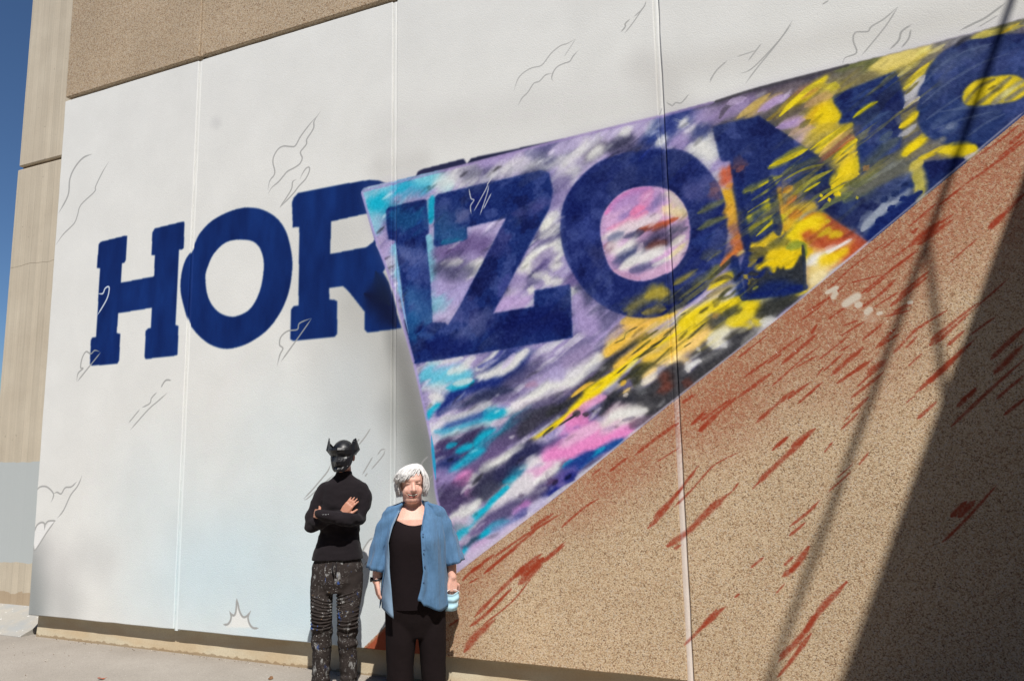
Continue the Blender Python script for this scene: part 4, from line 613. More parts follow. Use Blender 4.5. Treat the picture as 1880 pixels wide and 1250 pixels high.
def concrete(name, a, b, stains=None, bumpd=.004, boards=False, sc=1.):
    t = NT(name); vec = t.obj()
    c = t.mix(t.ramp(t.noise(vec, 2.1 * sc, 8, .62), [(.3, BW(0)), (.7, BW(1))]), lin(a), lin(b))
    c = t.mix(1., c, t.ramp(t.noise(vec, 90, 3), [(.25, BW(.86)), (.6, BW(1.03))]), 'MULTIPLY')
    h = t.noise(vec, 140, 3)
    nb = t.bump(h, .25, bumpd)
    if boards:
        sx = t.n('ShaderNodeSeparateXYZ'); t.l(t.tc.outputs['Object'], sx.inputs[0])
        bd = t.math('FLOOR', t.math('MULTIPLY', sx.outputs[0], 9.3)); wn_ = t.n('ShaderNodeTexWhiteNoise', noise_dimensions='1D'); t.l(bd, wn_.inputs['W'])
        fr = t.math('FRACT', t.math('MULTIPLY', sx.outputs[0], 9.3)); line = t.math('LESS_THAN', t.math('ABSOLUTE', t.math('SUBTRACT', fr, .5)), .46)
        grain = t.noise(t.obj((55, 55, .9)), 1.0, 4)
        c = t.mix(1., c, t.ramp(wn_.outputs['Value'], [(0, BW(.93)), (1, BW(1.04))]), 'MULTIPLY')
        c = t.mix(1., c, t.ramp(grain, [(.3, BW(.92)), (.65, BW(1.02))]), 'MULTIPLY')
        c = t.mix(1., c, t.ramp(line, [(0, BW(.9)), (1, BW(1))]), 'MULTIPLY')
        nb = t.bump(t.math('ADD', t.math('MULTIPLY', line, .6), t.math('MULTIPLY', grain, .7)), .3, .004, nb)
        pits = t.ramp(t.noise(vec, 22, 2), [(.70, BW(1)), (.74, BW(.55))]); c = t.mix(1., c, pits, 'MULTIPLY')
    if stains: c, nb = stains(t, vec, c, nb)
    return t.done(c, .88, nb, .25)
def pier_st(t, vec, c, nb):
    sx = t.n('ShaderNodeSeparateXYZ'); t.l(t.tc.outputs['Object'], sx.inputs[0])
    z = t.math('ADD', sx.outputs[2], t.math('MULTIPLY', t.math('SUBTRACT', t.noise(vec, 5, 4), .5), .05))
    m = t.math('MULTIPLY', t.math('GREATER_THAN', z, .62), t.math('LESS_THAN', z, 1.72))
    c = t.mix(t.math('MULTIPLY', m, .92), c, lin((176, 183, 184)))                    # grey anti-graffiti patch
    dirt = t.math('LESS_THAN', t.math('ADD', sx.outputs[2], t.math('MULTIPLY', t.noise(vec, 9, 5), .16)), .38)
    c = t.mix(t.math('MULTIPLY', dirt, .5), c, lin((150, 120, 84)))
    crack = t.math('LESS_THAN', t.math('ABSOLUTE', t.math('SUBTRACT', sx.outputs[2], t.math('ADD', 4.02, t.math('MULTIPLY', t.noise(vec, 3, 3), .06)))), .004)
    c = t.mix(t.math('MULTIPLY', crack, .5), c, lin((96, 82, 66)))
    return c, nb
M_PIER = concrete('board_marked_concrete', (190, 178, 158), (202, 191, 171), pier_st, boards=True)
def plinth_st(t, vec, c, nb):
    st_ = t.ramp(t.noise(t.obj((1.2, 1, 5)), 1.4, 6), [(.42, BW(0)), (.62, BW(1))])
    c = t.mix(t.math('MULTIPLY', st_, .4), c, lin((180, 148, 106)))
    sx = t.n('ShaderNodeSeparateXYZ'); t.l(t.tc.outputs['Object'], sx.inputs[0])
    low = t.math('LESS_THAN', t.math('ADD', sx.outputs[2], t.math('MULTIPLY', t.noise(vec, 16, 5), .07)), .055)
    c = t.mix(t.math('MULTIPLY', low, .55), c, lin((120, 92, 60)))
    return c, nb
M_PLINTH = concrete('stained_plinth_concrete', (204, 192, 166), (186, 174, 150), plinth_st)
def ground_st(t, vec, c, nb):
    c = t.mix(t.math('MULTIPLY', t.ramp(t.noise(vec, .8, 6), [(.45, BW(0)), (.7, BW(1))]), .35), c, lin((140, 132, 122)))
    sp = t.n('ShaderNodeTexVoronoi'); sp.inputs['Scale'].default_value = 150; t.l(vec, sp.inputs['Vector'])
    s2 = t.n('ShaderNodeSeparateColor'); t.l(sp.outputs['Color'], s2.inputs[0])
    c = t.mix(1., c, t.ramp(s2.outputs[0], [(0, BW(.80)), (.2, BW(.95)), (.8, BW(1.0)), (.95, BW(1.10))]), 'MULTIPLY')
    fl = t.math('MULTIPLY', t.math('GREATER_THAN', t.noise(vec, 34, 2), .74), .7)
    c = t.mix(fl, c, lin((226, 222, 214)))
    return c, t.bump(t.noise(vec, 30, 5), .2, .008, nb)
M_GROUND = concrete('pavement_concrete', (150, 142, 132), (161, 153, 143), ground_st)
def apron_st(t, vec, c, nb):
    c = t.mix(t.math('MULTIPLY', t.ramp(t.noise(vec, 3.1, 4), [(.45, BW(0)), (.6, BW(1))]), .5), c, lin((142, 150, 156)))
    c = t.mix(t.math('GREATER_THAN', t.noise(vec, 30, 2), .71), c, lin((232, 232, 230)))
    return c, nb
M_APRON = concrete('apron_concrete', (160, 156, 148), (172, 167, 157), apron_st)
M_WING = concrete('wing_concrete', (176, 162, 140), (190, 176, 156), None)
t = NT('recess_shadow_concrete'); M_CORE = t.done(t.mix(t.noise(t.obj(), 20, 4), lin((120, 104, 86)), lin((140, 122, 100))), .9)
t = NT('galvanised_steel'); M_STEEL = t.done(t.mix(t.noise(t.obj(), 30, 4), (.42, .43, .44, 1), (.52, .53, .54, 1)), .45, None, .5, .8)

# ---------------------------------------------------------------- ground
bm = bmesh.new(); s = 400
vs = [bm.verts.new(p) for p in ((-s, -s, 0), (s, -s, 0), (s, s, 0), (-s, s, 0))]; bm.faces.new(vs)
tag(from_bm('pavement', bm, M_GROUND), 'pale gritty concrete pavement in front of the painted wall', None, None, 'structure')

# concrete apron that slopes up from the pavement to the pier
bm = bmesh.new()
rows = []
for x in [-16, -12] + [-10.5 + k * .15 for k in range(20)] + [-7.52]:
    jj = mnoise.noise(Vector((x * 6, 0, 0))) * .012
    rows.append([bm.verts.new(p) for p in ((x, -.02 + jj, -.05), (x, -.02 + jj, .006), (x, .12, .058 + jj * .4), (x, .5, .170), (x, 1.3, .175), (x, 1.3, -.05))])
for a, b in zip(rows[:-1], rows[1:]):
    for k in range(5): bm.faces.new((a[k], b[k], b[k + 1], a[k + 1]))
bm.faces.new(rows[-1]); bm.faces.new(rows[0][::-1])
tag(from_bm('sloped_apron', bm, M_APRON), 'sloping concrete strip splashed with pale paint at the foot of the pier', None, None, 'structure')

# ---------------------------------------------------------------- the painted wall
ZB, ZT = .217, 5.634
JX = [-7.444, -5.454, -3.176, -.898, 1.380, 3.0]
wall = empty('mural_wall', (0, 0, 0))
tag(wall, 'stone-faced panel wall with the big painted word HORIZONS breaking into storm clouds', 'wall')
G = .021
for i in range(len(JX) - 1):
    a = JX[i] + (G if i else 0); b = JX[i + 1] - (G if i < len(JX) - 2 else 0)
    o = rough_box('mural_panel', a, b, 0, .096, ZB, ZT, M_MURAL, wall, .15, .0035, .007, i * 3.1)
    o['label'] = ['white panel with the painted letter H', 'white panel with the painted letters O and R', 'panel with the cloud-filled letters I and Z', 'panel with yellow streaked letters over bare stone', 'panel with the painted letter S in shade'][i]
    rough_box('stone_panel', a, b, 0, .096, ZT + .042, 9.6, M_STONE, wall, .4, .003, .008, i * 5.3 + 2)
def bead(x, z0, z1, m, yb):
    bm = bmesh.new(); rings = []; n = max(2, int((z1 - z0) / .04))
    for k in range(n + 1):
        z = z0 + (z1 - z0) * k / n; w = G + .004; d = mnoise.noise(Vector((x * 3, 0, z * 5))) * .0022; e = mnoise.noise(Vector((x, 4, z * 2))) * .0015
        rings.append([(x - w, .05, z), (x - w, yb + .006, z), (x - w * .45 + e, yb + .0015 + d, z), (x + e, yb + d, z), (x + w * .5 + e, yb + .002 + d, z), (x + w, yb + .008, z), (x + w, .05, z)])
    loft(bm, rings)
    return from_bm('joint_strip', bm, m, wall, False)
for x in JX[1:-1]:
    bead(x, ZB - .012, ZT - .004, M_SEAL, .013); bead(x, ZT + .05, 9.6, M_STONE, .014)
bm = bmesh.new(); add_box(bm, JX[0] + .006, 3.0, .100, 2.6, .26, 9.6); from_bm('core_wall', bm, M_CORE, wall)
# plinth: one long cast strip, set back under the panels
bm = bmesh.new(); rings = []
nx = 180
for k in range(nx + 1):
    x = -7.405 + (3.0 + 7.405) * k / nx
    d = mnoise.noise(Vector((x * 1.7, 3, 0))) * .006 + mnoise.noise(Vector((x * 9, 5, 0))) * .003
    tz = ZB + .02
    rings.append([(x, .5, -.05), (x, .066 + d * 1.2, -.05), (x, .069 + d, .02), (x, .077 + d * .6, .09), (x, .080 + d * .4, .16), (x, .082, tz), (x, .5, tz)])
loft(bm, rings); from_bm('plinth', bm, M_PLINTH, wall)

# ---------------------------------------------------------------- pier at the end of the wall
pier = empty('concrete_pier', (0, 0, 0)); tag(pier, 'tall board-marked concrete pier beside the white end of the wall', 'pier')
rough_box('pier_shaft', -8.975, -7.3, .5, 2.4, -.05, 5.285, M_PIER, pier, .3, .004, .012, 1)
rough_box('pier_shaft', -8.955, -7.3, .5, 2.4, 5.325, 9.8, M_PIER, pier, .3, .004, .012, 7)
bm = bmesh.new(); add_box(bm, -8.93, -7.35, .54, 2.36, 5.2, 5.4); from_bm('joint_filler', bm, M_CORE, pier)

# ---------------------------------------------------------------- side wing on the right: its roof edge and guard rail throw the big shadow
wing = empty('side_wing', (3.0, 0, 0)); tag(wing, 'concrete side wing with a flat roof and steel guard rail at the right end', 'building')
WX, WZ = 3.0, 7.53
bm = bmesh.new(); add_box(bm, .004, 12, -16, 2.6, -.05, WZ - .25); from_bm('side_wall', bm, M_WING, wing)
bm = bmesh.new(); add_box(bm, 0, 12.04, -16.04, 2.64, WZ - .246, WZ); from_bm('roof_slab', bm, M_WING, wing)
for k in range(9):
    y = -.2 - k * 1.5
    bm = bmesh.new(); limb(bm, [(.03, y, WZ - .02), (.03, y, WZ + 1.03)], [.019, .019], 10); from_bm('rail_post', bm, M_STEEL, wing, True)
bm = bmesh.new(); tube(bm, [(.03, .3 - k * .5, WZ + 1.04 + .03 * math.sin(k * .55)) for k in range(28)], .024, 10); from_bm('top_rail', bm, M_STEEL, wing, True)

# unseen brick block added behind the camera to cut sky light on the wall
opp = empty('added_sky_blocker', (-4, -24, 0)); tag(opp, 'dark brick block added out of view to cut sky light on the wall', 'building')
t = NT('dark_brick'); br_ = t.n('ShaderNodeTexBrick'); br_.inputs['Scale'].default_value = 4.0; br_.inputs['Color1'].default_value = lin((112, 72, 56)); br_.inputs['Color2'].default_value = lin((92, 58, 46)); br_.inputs['Mortar'].default_value = lin((120, 108, 96)); t.l(t.obj(), br_.inputs['Vector']); M_BRICK = t.done(br_.outputs[0], .9)
t = NT('window_glass'); M_GLASS = t.done((.02, .025, .03, 1), .08, None, .5)
bm = bmesh.new(); add_box(bm, -26, 26, -10, 0, -.05, 13.5); from_bm('wall', bm, M_BRICK, opp)
bm = bmesh.new(); add_box(bm, -26.2, 26.2, -10.2, .2, 13.5, 13.9); from_bm('roof_slab', bm, M_WING, opp)
for fl in range(4):
    for k in range(12):
        bm = bmesh.new(); add_box(bm, -24.6 + k * 4.2, -22.2 + k * 4.2, -.02, .03, 1.0 + fl * 3.2, 2.9 + fl * 3.2); from_bm('window', bm, M_GLASS, opp)
# ---------------------------------------------------------------- people: materials
def cloth(name, a, b, rough=.9, weave=700, sheen=.0, extra=None, big=9., bs=.25):
    t = NT(name); vec = t.obj()
    c = t.mix(t.noise(vec, big, 5), lin(a), lin(b)); nb = t.bump(t.noise(vec, weave, 2), bs, .002)
    nb = t.bump(t.noise(vec, 26, 4), .25, .012, nb)
    if extra: c = extra(t, vec, c)
    m = t.done(c, rough, nb, .15); t.b.inputs['Sheen Weight'].default_value = sheen
    return m
M_SKIN = None
def skin(name, a, b):
    t = NT(name); vec = t.obj()
    c = t.mix(t.noise(vec, 22, 5), lin(a), lin(b)); c = t.mix(1., c, t.ramp(t.noise(vec, 160, 2), [(.3, BW(.93)), (.7, BW(1.04))]), 'MULTIPLY')
    m = t.done(c, .5, t.bump(t.noise(vec, 220, 3), .12, .002), .35)
    t.b.inputs['Subsurface Weight'].default_value = .12; t.b.inputs['Subsurface Radius'].default_value = (.012, .005, .003); t.b.inputs['Subsurface Scale'].default_value = 1.
    return m
M_SKIN_W = skin('ruddy_skin', (224, 182, 164), (212, 156, 138)); M_SKIN_M = skin('tanned_skin', (190, 138, 114), (174, 118, 96))
M_SWEAT = cloth('black_jersey', (27, 23, 26), (34, 29, 32), .95, sheen=.06)
def splats(t, vec, c):
    v = t.n('ShaderNodeTexVoronoi'); v.inputs['Scale'].default_value = 120; t.l(vec, v.inputs['Vector']); s_ = t.n('ShaderNodeSeparateColor'); t.l(v.outputs['Color'], s_.inputs[0])
    zone = t.ramp(t.noise(vec, 8.5, 4), [(.42, BW(0)), (.62, BW(1))])
    d1 = t.math('MULTIPLY', t.math('LESS_THAN', v.outputs['Distance'], t.math('MULTIPLY', s_.outputs[1], .40)), t.math('GREATER_THAN', t.math('ADD', s_.outputs[0], t.math('MULTIPLY', zone, .5)), 1.08))
    pc = t.ramp(s_.outputs[2], [(0, lin((196, 194, 190))), (.62, lin((150, 148, 146))), (.84, lin((60, 96, 150))), (.95, lin((170, 130, 80)))], 'CONSTANT')
    c = t.mix(t.math('MULTIPLY', d1, .8), c, pc)
    sm = t.ramp(t.noise(t.obj((1, 1, .55)), 30, 5, .7), [(.56, BW(0)), (.64, BW(1))]); sm2 = t.math('MULTIPLY', sm, t.ramp(t.noise(vec, 5.5, 3), [(.46, BW(0)), (.56, BW(1))]))
    c = t.mix(t.math('MULTIPLY', sm2, .55), c, lin((186, 186, 184)))
    bl = t.math('MULTIPLY', t.ramp(t.noise(t.obj((1, 1, .5)), 24, 4), [(.61, BW(0)), (.65, BW(1))]), t.ramp(t.noise(vec, 4.2, 2), [(.54, BW(0)), (.6, BW(1))]))
    c = t.mix(t.math('MULTIPLY', bl, .8), c, lin((48, 84, 150)))
    du = t.ramp(t.noise(vec, 60, 4), [(.5, BW(0)), (.8, BW(1))])
    return t.mix(t.math('MULTIPLY', t.math('MULTIPLY', du, zone), .35), c, lin((130, 122, 116)))
M_JEANS = cloth('paint_spattered_black_denim', (42, 37, 36), (56, 49, 46), .9, extra=splats)
def flecks(t, vec, c):
    v = t.n('ShaderNodeTexVoronoi'); v.inputs['Scale'].default_value = 70; t.l(vec, v.inputs['Vector']); s_ = t.n('ShaderNodeSeparateColor'); t.l(v.outputs['Color'], s_.inputs[0])
    return t.mix(t.math('MULTIPLY', t.math('MULTIPLY', t.math('LESS_THAN', v.outputs['Distance'], .16), t.math('GREATER_THAN', s_.outputs[0], .86)), .8), c, lin((190, 190, 190)))
t = NT('black_moulded_leather'); vec = t.obj(); M_MASK = t.done(flecks(t, vec, t.mix(t.noise(vec, 40, 4), lin((14, 14, 17)), lin((22, 23, 27)))), .42, t.bump(t.noise(vec, 160, 3), .15, .002), .5)
M_SHOE = cloth('black_shoe', (22, 21, 22), (34, 32, 32), .6)
M_TOP = cloth('black_knit_top', (22, 16, 18), (30, 22, 24), .95)
M_SLACKS = cloth('black_slacks', (22, 16, 17), (29, 21, 22), .95)
def folds(t, vec, c):
    bn = t.bump(t.noise(t.obj((26, 26, 3.0)), 1.0, 3), .55, .03); t.l(bn, [n for n in t.t.nodes if n.type == 'BUMP'][0].inputs['Normal'])
    return t.mix(1., c, t.ramp(t.noise(t.obj((9, 9, 1.2)), 1.5, 4), [(.3, BW(.90)), (.7, BW(1.06))]), 'MULTIPLY')
M_CARDI = cloth('blue_woven_cotton', (77, 112, 147), (89, 124, 159), .8, extra=folds, sheen=.1); M_LINING = cloth('pale_blue_reverse', (112, 134, 156), (124, 146, 168), .8)
t = NT('white_hair'); vec = t.obj((1, 1, .35)); M_HAIR = t.done(t.mix(t.noise(vec, 120, 4), lin((196, 194, 192)), lin((236, 234, 232))), .5, t.bump(t.noise(vec, 300, 2), .3, .002), .3)
t = NT('teeth'); M_TEETH = t.done(lin((226, 218, 204)), .3); t = NT('mouth_dark'); M_MOUTH = t.done(lin((70, 26, 24)), .5)
t = NT('eye_dark'); M_EYE = t.done(lin((44, 34, 32)), .25, None, .5); t = NT('brow_grey'); M_BROW = t.done(lin((150, 118, 104)), .8)
t = NT('lip'); M_LIP = t.done(lin((172, 92, 86)), .45)
t = NT('watch_black'); M_WATCH = t.done((.012, .012, .014, 1), .35, None, .5)
t = NT('button_blue'); M_BUTTON = t.done(lin((44, 66, 108)), .35, None, .5)
t = NT('surgical_mask_blue'); M_FMASK = t.done(t.mix(t.noise(t.obj(), 30, 3), lin((160, 202, 218)), lin((186, 218, 230))), .8, t.bump(t.noise(t.obj(), 400, 2), .2, .001)); t = NT('mask_white'); M_LOOP = t.done(lin((228, 230, 230)), .8)

def wrinkle(co, n, amp=.004, sx=9., sz=14., seed=0.):
    p = Vector((co.x * sx + seed, co.y * sx, co.z * sz))
    return co + n * (mnoise.noise(p) * amp + mnoise.noise(p * 2.3) * amp * .45)
def hand(bm, wrist, along, back, size=1., curl=.5, spread=.12, thumb=1, flat=False):
    """palm, four unequal bent fingers and a thumb off the side of the palm"""
    a = Vector(along).normalized(); b = Vector(back).normalized(); s = a.cross(b).normalized(); b = s.cross(a).normalized(); w = Vector(wrist)
    s *= thumb
    for k in (-1.5, -.5, .5, 1.5):
        limb(bm, [w + s * k * .009 * size, w + a * .05 * size + s * k * .018 * size, w + a * .088 * size + s * k * .0195 * size], [.019 * size, .0155 * size, .0125 * size], 8)
    for i, (k, L) in enumerate(zip((1.5, .5, -.5, -1.5), (.068, .078, .073, .056))):
        p = w + a * .09 * size + s * k * .0195 * size; d = (a + s * k * spread * .6).normalized(); pts = [p]; ang = 0
        for j, fr in enumerate((.42, .33, .25)):
            ang += curl * (.55, .75, .5)[j]
            q = d * math.cos(ang) - b * math.sin(ang); p = p + q * L * fr * size; pts.append(p)
        limb(bm, pts, [.0092 * size, .0086 * size, .0080 * size, .0066 * size], 8)
    p = w + a * .03 * size + s * .03 * size; q1 = (a * .6 + s * .8 - b * .2).normalized(); q2 = (a * .95 + s * .25 - b * .35).normalized()
    limb(bm, [p - s * .012 * size, p + q1 * .032 * size, p + q1 * .032 * size + q2 * .03 * size, p + q1 * .032 * size + q2 * .054 * size], [.015 * size, .0125 * size, .0108 * size, .0085 * size], 8)
def head_solid(bm, c, s=1., yaw=0.):
    """skull, jaw, nose, cheeks, chin and ears around centre c; face looks to -y"""
    R = Matrix.Rotation(yaw, 4, 'Z')
    def P(x, y, z): return Vector(c) + (R @ Vector((x, y, z))) * s
    for (x, y, z), r in (((0, .012, .035), (.077, .096, .088)), ((0, -.012, -.03), (.066, .080, .085)), ((0, -.045, -.085), (.036, .034, .030)), ((-.036, -.055, -.028), (.028, .024, .028)), ((.036, -.055, -.028), (.028, .024, .028)),
                         ((0, -.062, .042), (.05, .024, .022)), ((-.030, -.066, .018), (.022, .012, .010)), ((.030, -.066, .018), (.022, .012, .010)), ((0, -.078, -.058), (.022, .012, .012))):
        icos(bm, P(x, y, z), tuple(v * s for v in r), 3, R)
    limb(bm, [P(0, -.080, .018), P(0, -.098, -.012), P(0, -.104, -.024)], [.009 * s, .013 * s, .014 * s], 10)
    for e in (-1, 1):
        icos(bm, P(e * .013, -.090, -.027), .009 * s, 2)
        icos(bm, P(e * .078, .012, -.005), (.010 * s, .020 * s, .032 * s), 2, R)

# ---------------------------------------------------------------- person with the horned mask
man = empty('person', (-3.362, -.45, 0), math.radians(31))
tag(man, 'person in a black horned mask and spattered trousers standing with folded arms', 'person')
bm = bmesh.new()
HC = (.030, -.012, 1.700); HY = math.radians(-16)
head_solid(bm, HC, 1.0, HY)
limb(bm, [(.034, .03, 1.50), (.034, .018, 1.60), (.032, .012, 1.66)], [.062, .054, .052])
loft(bm, [ering(0, .02, .90, .14, .10), ering(.003, .015, 1.10, .115, .085), ering(.02, .015, 1.30, .135, .095), ering(.036, .02, 1.46, .14, .08), ering(.036, .02, 1.53, .06, .05)])
# arms: skeleton under the sleeves, with hands that come out at the cuffs
RE, LE = (-.192, -.035, 1.205), (.146, -.045, 1.245)
limb(bm, [(-.09, .02, 1.45), RE], [.04, .036]); limb(bm, [RE, (-.08, -.130, 1.245), (.040, -.145, 1.288)], [.034, .030, .024])
limb(bm, [(.150, .02, 1.44), LE], [.04, .036]); limb(bm, [LE, (.03, -.185, 1.262), (-.105, -.198, 1.290)], [.036, .032, .024])
hand(bm, (.044, -.146, 1.288), (.62, -.02, .78), (-.1, -.95, .25), .88, .22, .12, 1)
hand(bm, (-.106, -.190, 1.292), (-.60, .80, .05), (-.7, -.6, .2), .8, .35, .03, 1)
for e, hx, kx, ax in ((-1, -.085, -.105, -.110), (1, .085, .078, .092)):
    limb(bm, [(hx, .01, .90), (kx, .0, .52), (ax, .03, .08)], [.075, .05, .035]); limb(bm, [(ax, .03, .06), (ax + e * .02, -.10, .045)], [.035, .03])
skin_union('body', bm, .0048, M_SKIN_M, man, 2)
# trousers
bm = bmesh.new()
loft(bm, [ering(-.003, .012, .72, .15, .105), ering(-.003, .012, .80, .186, .128), ering(-.003, .012, .90, .186, .125), ering(0, .012, 1.0, .155, .108)])
limb(bm, [(-.103, .005, .84), (-.113, -.004, .72), (-.109, -.016, .56), (-.107, .0, .42), (-.108, .014, .28), (-.112, .02, .06)], [.090, .084, .076, .077, .066, .062], 20)
limb(bm, [(.092, .005, .84), (.090, -.008, .72), (.080, -.026, .56), (.076, -.004, .42), (.080, .014, .28), (.092, .02, .06)], [.096, .092, .078, .074, .066, .060], 20)
def td(co, n):
    k = math.exp(-((co.z - .40) / .10) ** 2) * .007 + math.exp(-((co.z - .10) / .07) ** 2) * .007 + .0035
    return wrinkle(co, n, k, 7, 24, 3.)
tr = skin_union('trousers', bm, .0085, M_JEANS, man, 4, td)
for e, cx, z0, z1, r0, r1 in ((-1, -.110, .695, .490, .084, .076), (1, .083, .730, .485, .093, .079)):
    bm = bmesh.new()
    for k in range(10):
        f = k / 9; z = z0 + (z1 - z0) * f; r = r0 + (r1 - r0) * f - .003; pts = []
        y0 = -.006 - .012 * f
        for j in range(19):
            a = math.radians(-82 + 164 * j / 18); sag = .012 * math.cos(a) - e * .030 * (1 - f) * math.sin(a)
            pts.append((cx + r * math.sin(a), y0 - r * math.cos(a), z - sag + .002 * math.sin(k * 3 + j)))
        tube(bm, pts, [.001, .004] + [.0076] * 15 + [.004, .001], 7)
    from_bm('knee_panel', bm, M_JEANS, man, True)['label'] = 'ribbed knee panel flecked with paint'
bm = bmesh.new(); tube(bm, [(-.02, -.122, .945), (-.026, -.132, .90), (-.012, -.130, .845)], .004, 6); tube(bm, [(.0, -.122, .945), (.004, -.134, .89), (-.004, -.131, .86)], .004, 6); from_bm('drawstring', bm, M_SWEAT, man, True)
# sweater
bm = bmesh.new()
loft(bm, [ering(-.002, .012, .952, .188, .132), ering(-.002, .012, 1.00, .180, .126), ering(.002, .012, 1.08, .156, .112), ering(.005, .012, 1.15, .143, .106), ering(.012, .01, 1.25, .152, .112), ering(.028, .01, 1.36, .160, .114), ering(.036, .014, 1.44, .164, .104), ering(.038, .018, 1.50, .152, .088), ering(.036, .02, 1.535, .104, .072), ering(.034, .016, 1.565, .064, .062), ering(.033, .013, 1.592, .060, .059)])
limb(bm, [(-.095, .02, 1.462), (-.135, .012, 1.40), (-.17, -.01, 1.30), RE], [.060, .058, .054, .051]); limb(bm, [RE, (-.125, -.095, 1.232), (-.07, -.128, 1.250), (.030, -.140, 1.284)], [.053, .050, .044, .036])
limb(bm, [(.165, .02, 1.452), (.190, .008, 1.39), (.175, -.018, 1.31), LE], [.060, .058, .055, .052]); limb(bm, [LE, (.095, -.145, 1.250), (.03, -.190, 1.264), (-.112, -.200, 1.290)], [.054, .051, .047, .040])
def sd(co, n):
    k = .0035 + .006 * math.exp(-((co.z - 1.22) / .09) ** 2)
    co = co + n * (.0045 * math.sin(co.z * 52 + co.x * 34 + 3 * mnoise.noise(co * 6)) * math.exp(-((co.z - 1.24) / .12) ** 2))
    return wrinkle(co, n, k * 1.3, 10, 16, 9.)
skin_union('sweater', bm, .0075, M_SWEAT, man, 4, sd)
bm = bmesh.new(); 
for i_ in range(7): icos(bm, (-.090 + .007 * i_, -.2375 + .0006 * i_, 1.292 + .004 * math.sin(i_ * 2.3)), (.0030, .002, .0016), 1)
pass; from_bm('sleeve_mark', bm, M_LOOP, man, True)
# shoes
for cx, tx in ((-.112, -.135), (.092, .118)):
    bm = bmesh.new(); icos(bm, (cx, .045, .05), (.042, .06, .05), 2); icos(bm, ((cx + tx) / 2, -.05, .045), (.046, .09, .045), 2); icos(bm, (tx, -.12, .038), (.048, .065, .036), 2)
    skin_union('shoe', bm, .008, M_SHOE, man, 4, lambda co, n: Vector((co.x, co.y, max(co.z, .004))))
# the mask: skull cap, faceted face plate, brow band that rises into two horns
mr = Matrix.Translation(HC) @ Matrix.Rotation(HY, 4, 'Z')
def arc(r_, a_, z_, fy=1.12): return mr @ Vector((r_ * math.sin(a_), -r_ * fy * math.cos(a_), z_))
bm = bmesh.new()
icos(bm, mr @ Vector((0, .008, .030)), (.087, .104, .098), 3)
for v in [v for v in bm.verts if (v.co - Vector(HC)).z < .0]: bm.verts.remove(v)
cap = from_bm('mask_cap', bm, M_MASK, man, True)
# rows: (z, radius at centre, cheek, side) ; columns by angle
cols = [-78, -58, -40, -26, -12, 0, 12, 26, 40, 58, 78]
rows = [(-.108, [.080, .082, .084, .088, .094, .100, .094, .088, .084, .082, .080]), (-.094, [.082, .085, .088, .092, .100, .108, .100, .092, .088, .085, .082]), (-.074, [.083, .086, .086, .084, .090, .094, .090, .084, .086, .086, .083]), (-.060, [.084, .088, .090, .092, .104, .112, .104, .092, .090, .088, .084]), (-.036, [.086, .091, .096, .098, .110, .130, .110, .098, .096, .091, .086]), (-.014, [.088, .093, .096, .092, .098, .116, .098, .092, .096, .093, .088]),
        (.004, [.088, .092, .086, .080, .088, .108, .088, .080, .086, .092, .088]), (.020, [.090, .096, .094, .090, .098, .110, .098, .090, .094, .096, .090]), (.034, [.092, .099, .103, .106, .110, .114, .110, .106, .103, .099, .092])]
bm = bmesh.new(); V = []
nar = [.34, .52, .70, .84, .95, 1, 1, 1, 1]
for (z, rr), nn in zip(rows, nar): V.append([bm.verts.new(arc(r * .93, math.radians(c) * nn, z, 1.10)) for r, c in zip(rr, cols)])
for i in range(len(V) - 1):
    for j in range(len(cols) - 1): bm.faces.new((V[i][j], V[i][j + 1], V[i + 1][j + 1], V[i + 1][j]))
fp = from_bm('mask_face_plate', bm, M_MASK, man); md = fp.modifiers.new('thickness', 'SOLIDIFY'); md.thickness = .006; md.offset = -1
bm = bmesh.new(); B = []
bandA = [-128, -108, -92, -80, -70, -58, -44, -28, -12, 0, 12, 28, 44, 58, 70, 80, 92, 108, 128]
topz = [.060, .078, .105, .142, .128, .094, .076, .068, .066, .067, .066, .068, .076, .094, .128, .138, .105, .078, .060]
outr = [.090, .096, .112, .110, .104, .104, .103, .104, .107, .110, .107, .104, .103, .104, .104, .110, .112, .096, .090]
for a, tz, ro in zip(bandA, topz, outr):
    a_ = math.radians(a); B.append([bm.verts.new(arc(.099 if abs(a) < 60 else .097, a_, .022 - .010 * (abs(a) > 60))), bm.verts.new(arc(ro * 1.06 + (.012 if 75 < abs(a) < 100 else 0), a_, .050)), bm.verts.new(arc(ro, a_, tz))])
for p, q in zip(B[:-1], B[1:]):
    for k in range(2): bm.faces.new((p[k], q[k], q[k + 1], p[k + 1]))
bd = from_bm('mask_brow_band', bm, M_MASK, man); md = bd.modifiers.new('thickness', 'SOLIDIFY'); md.thickness = .007; md.offset = -1
bd['label'] = 'brow band of the black mask rising into two pointed horns'
bm = bmesh.new(); add_box(bm, -.004, .004, -.004, .004, -.022, .022); bmesh.ops.transform(bm, matrix=mr @ Matrix.Translation((0, -.128, .045)), verts=bm.verts[:]); from_bm('mask_ridge', bm, M_MASK, man)

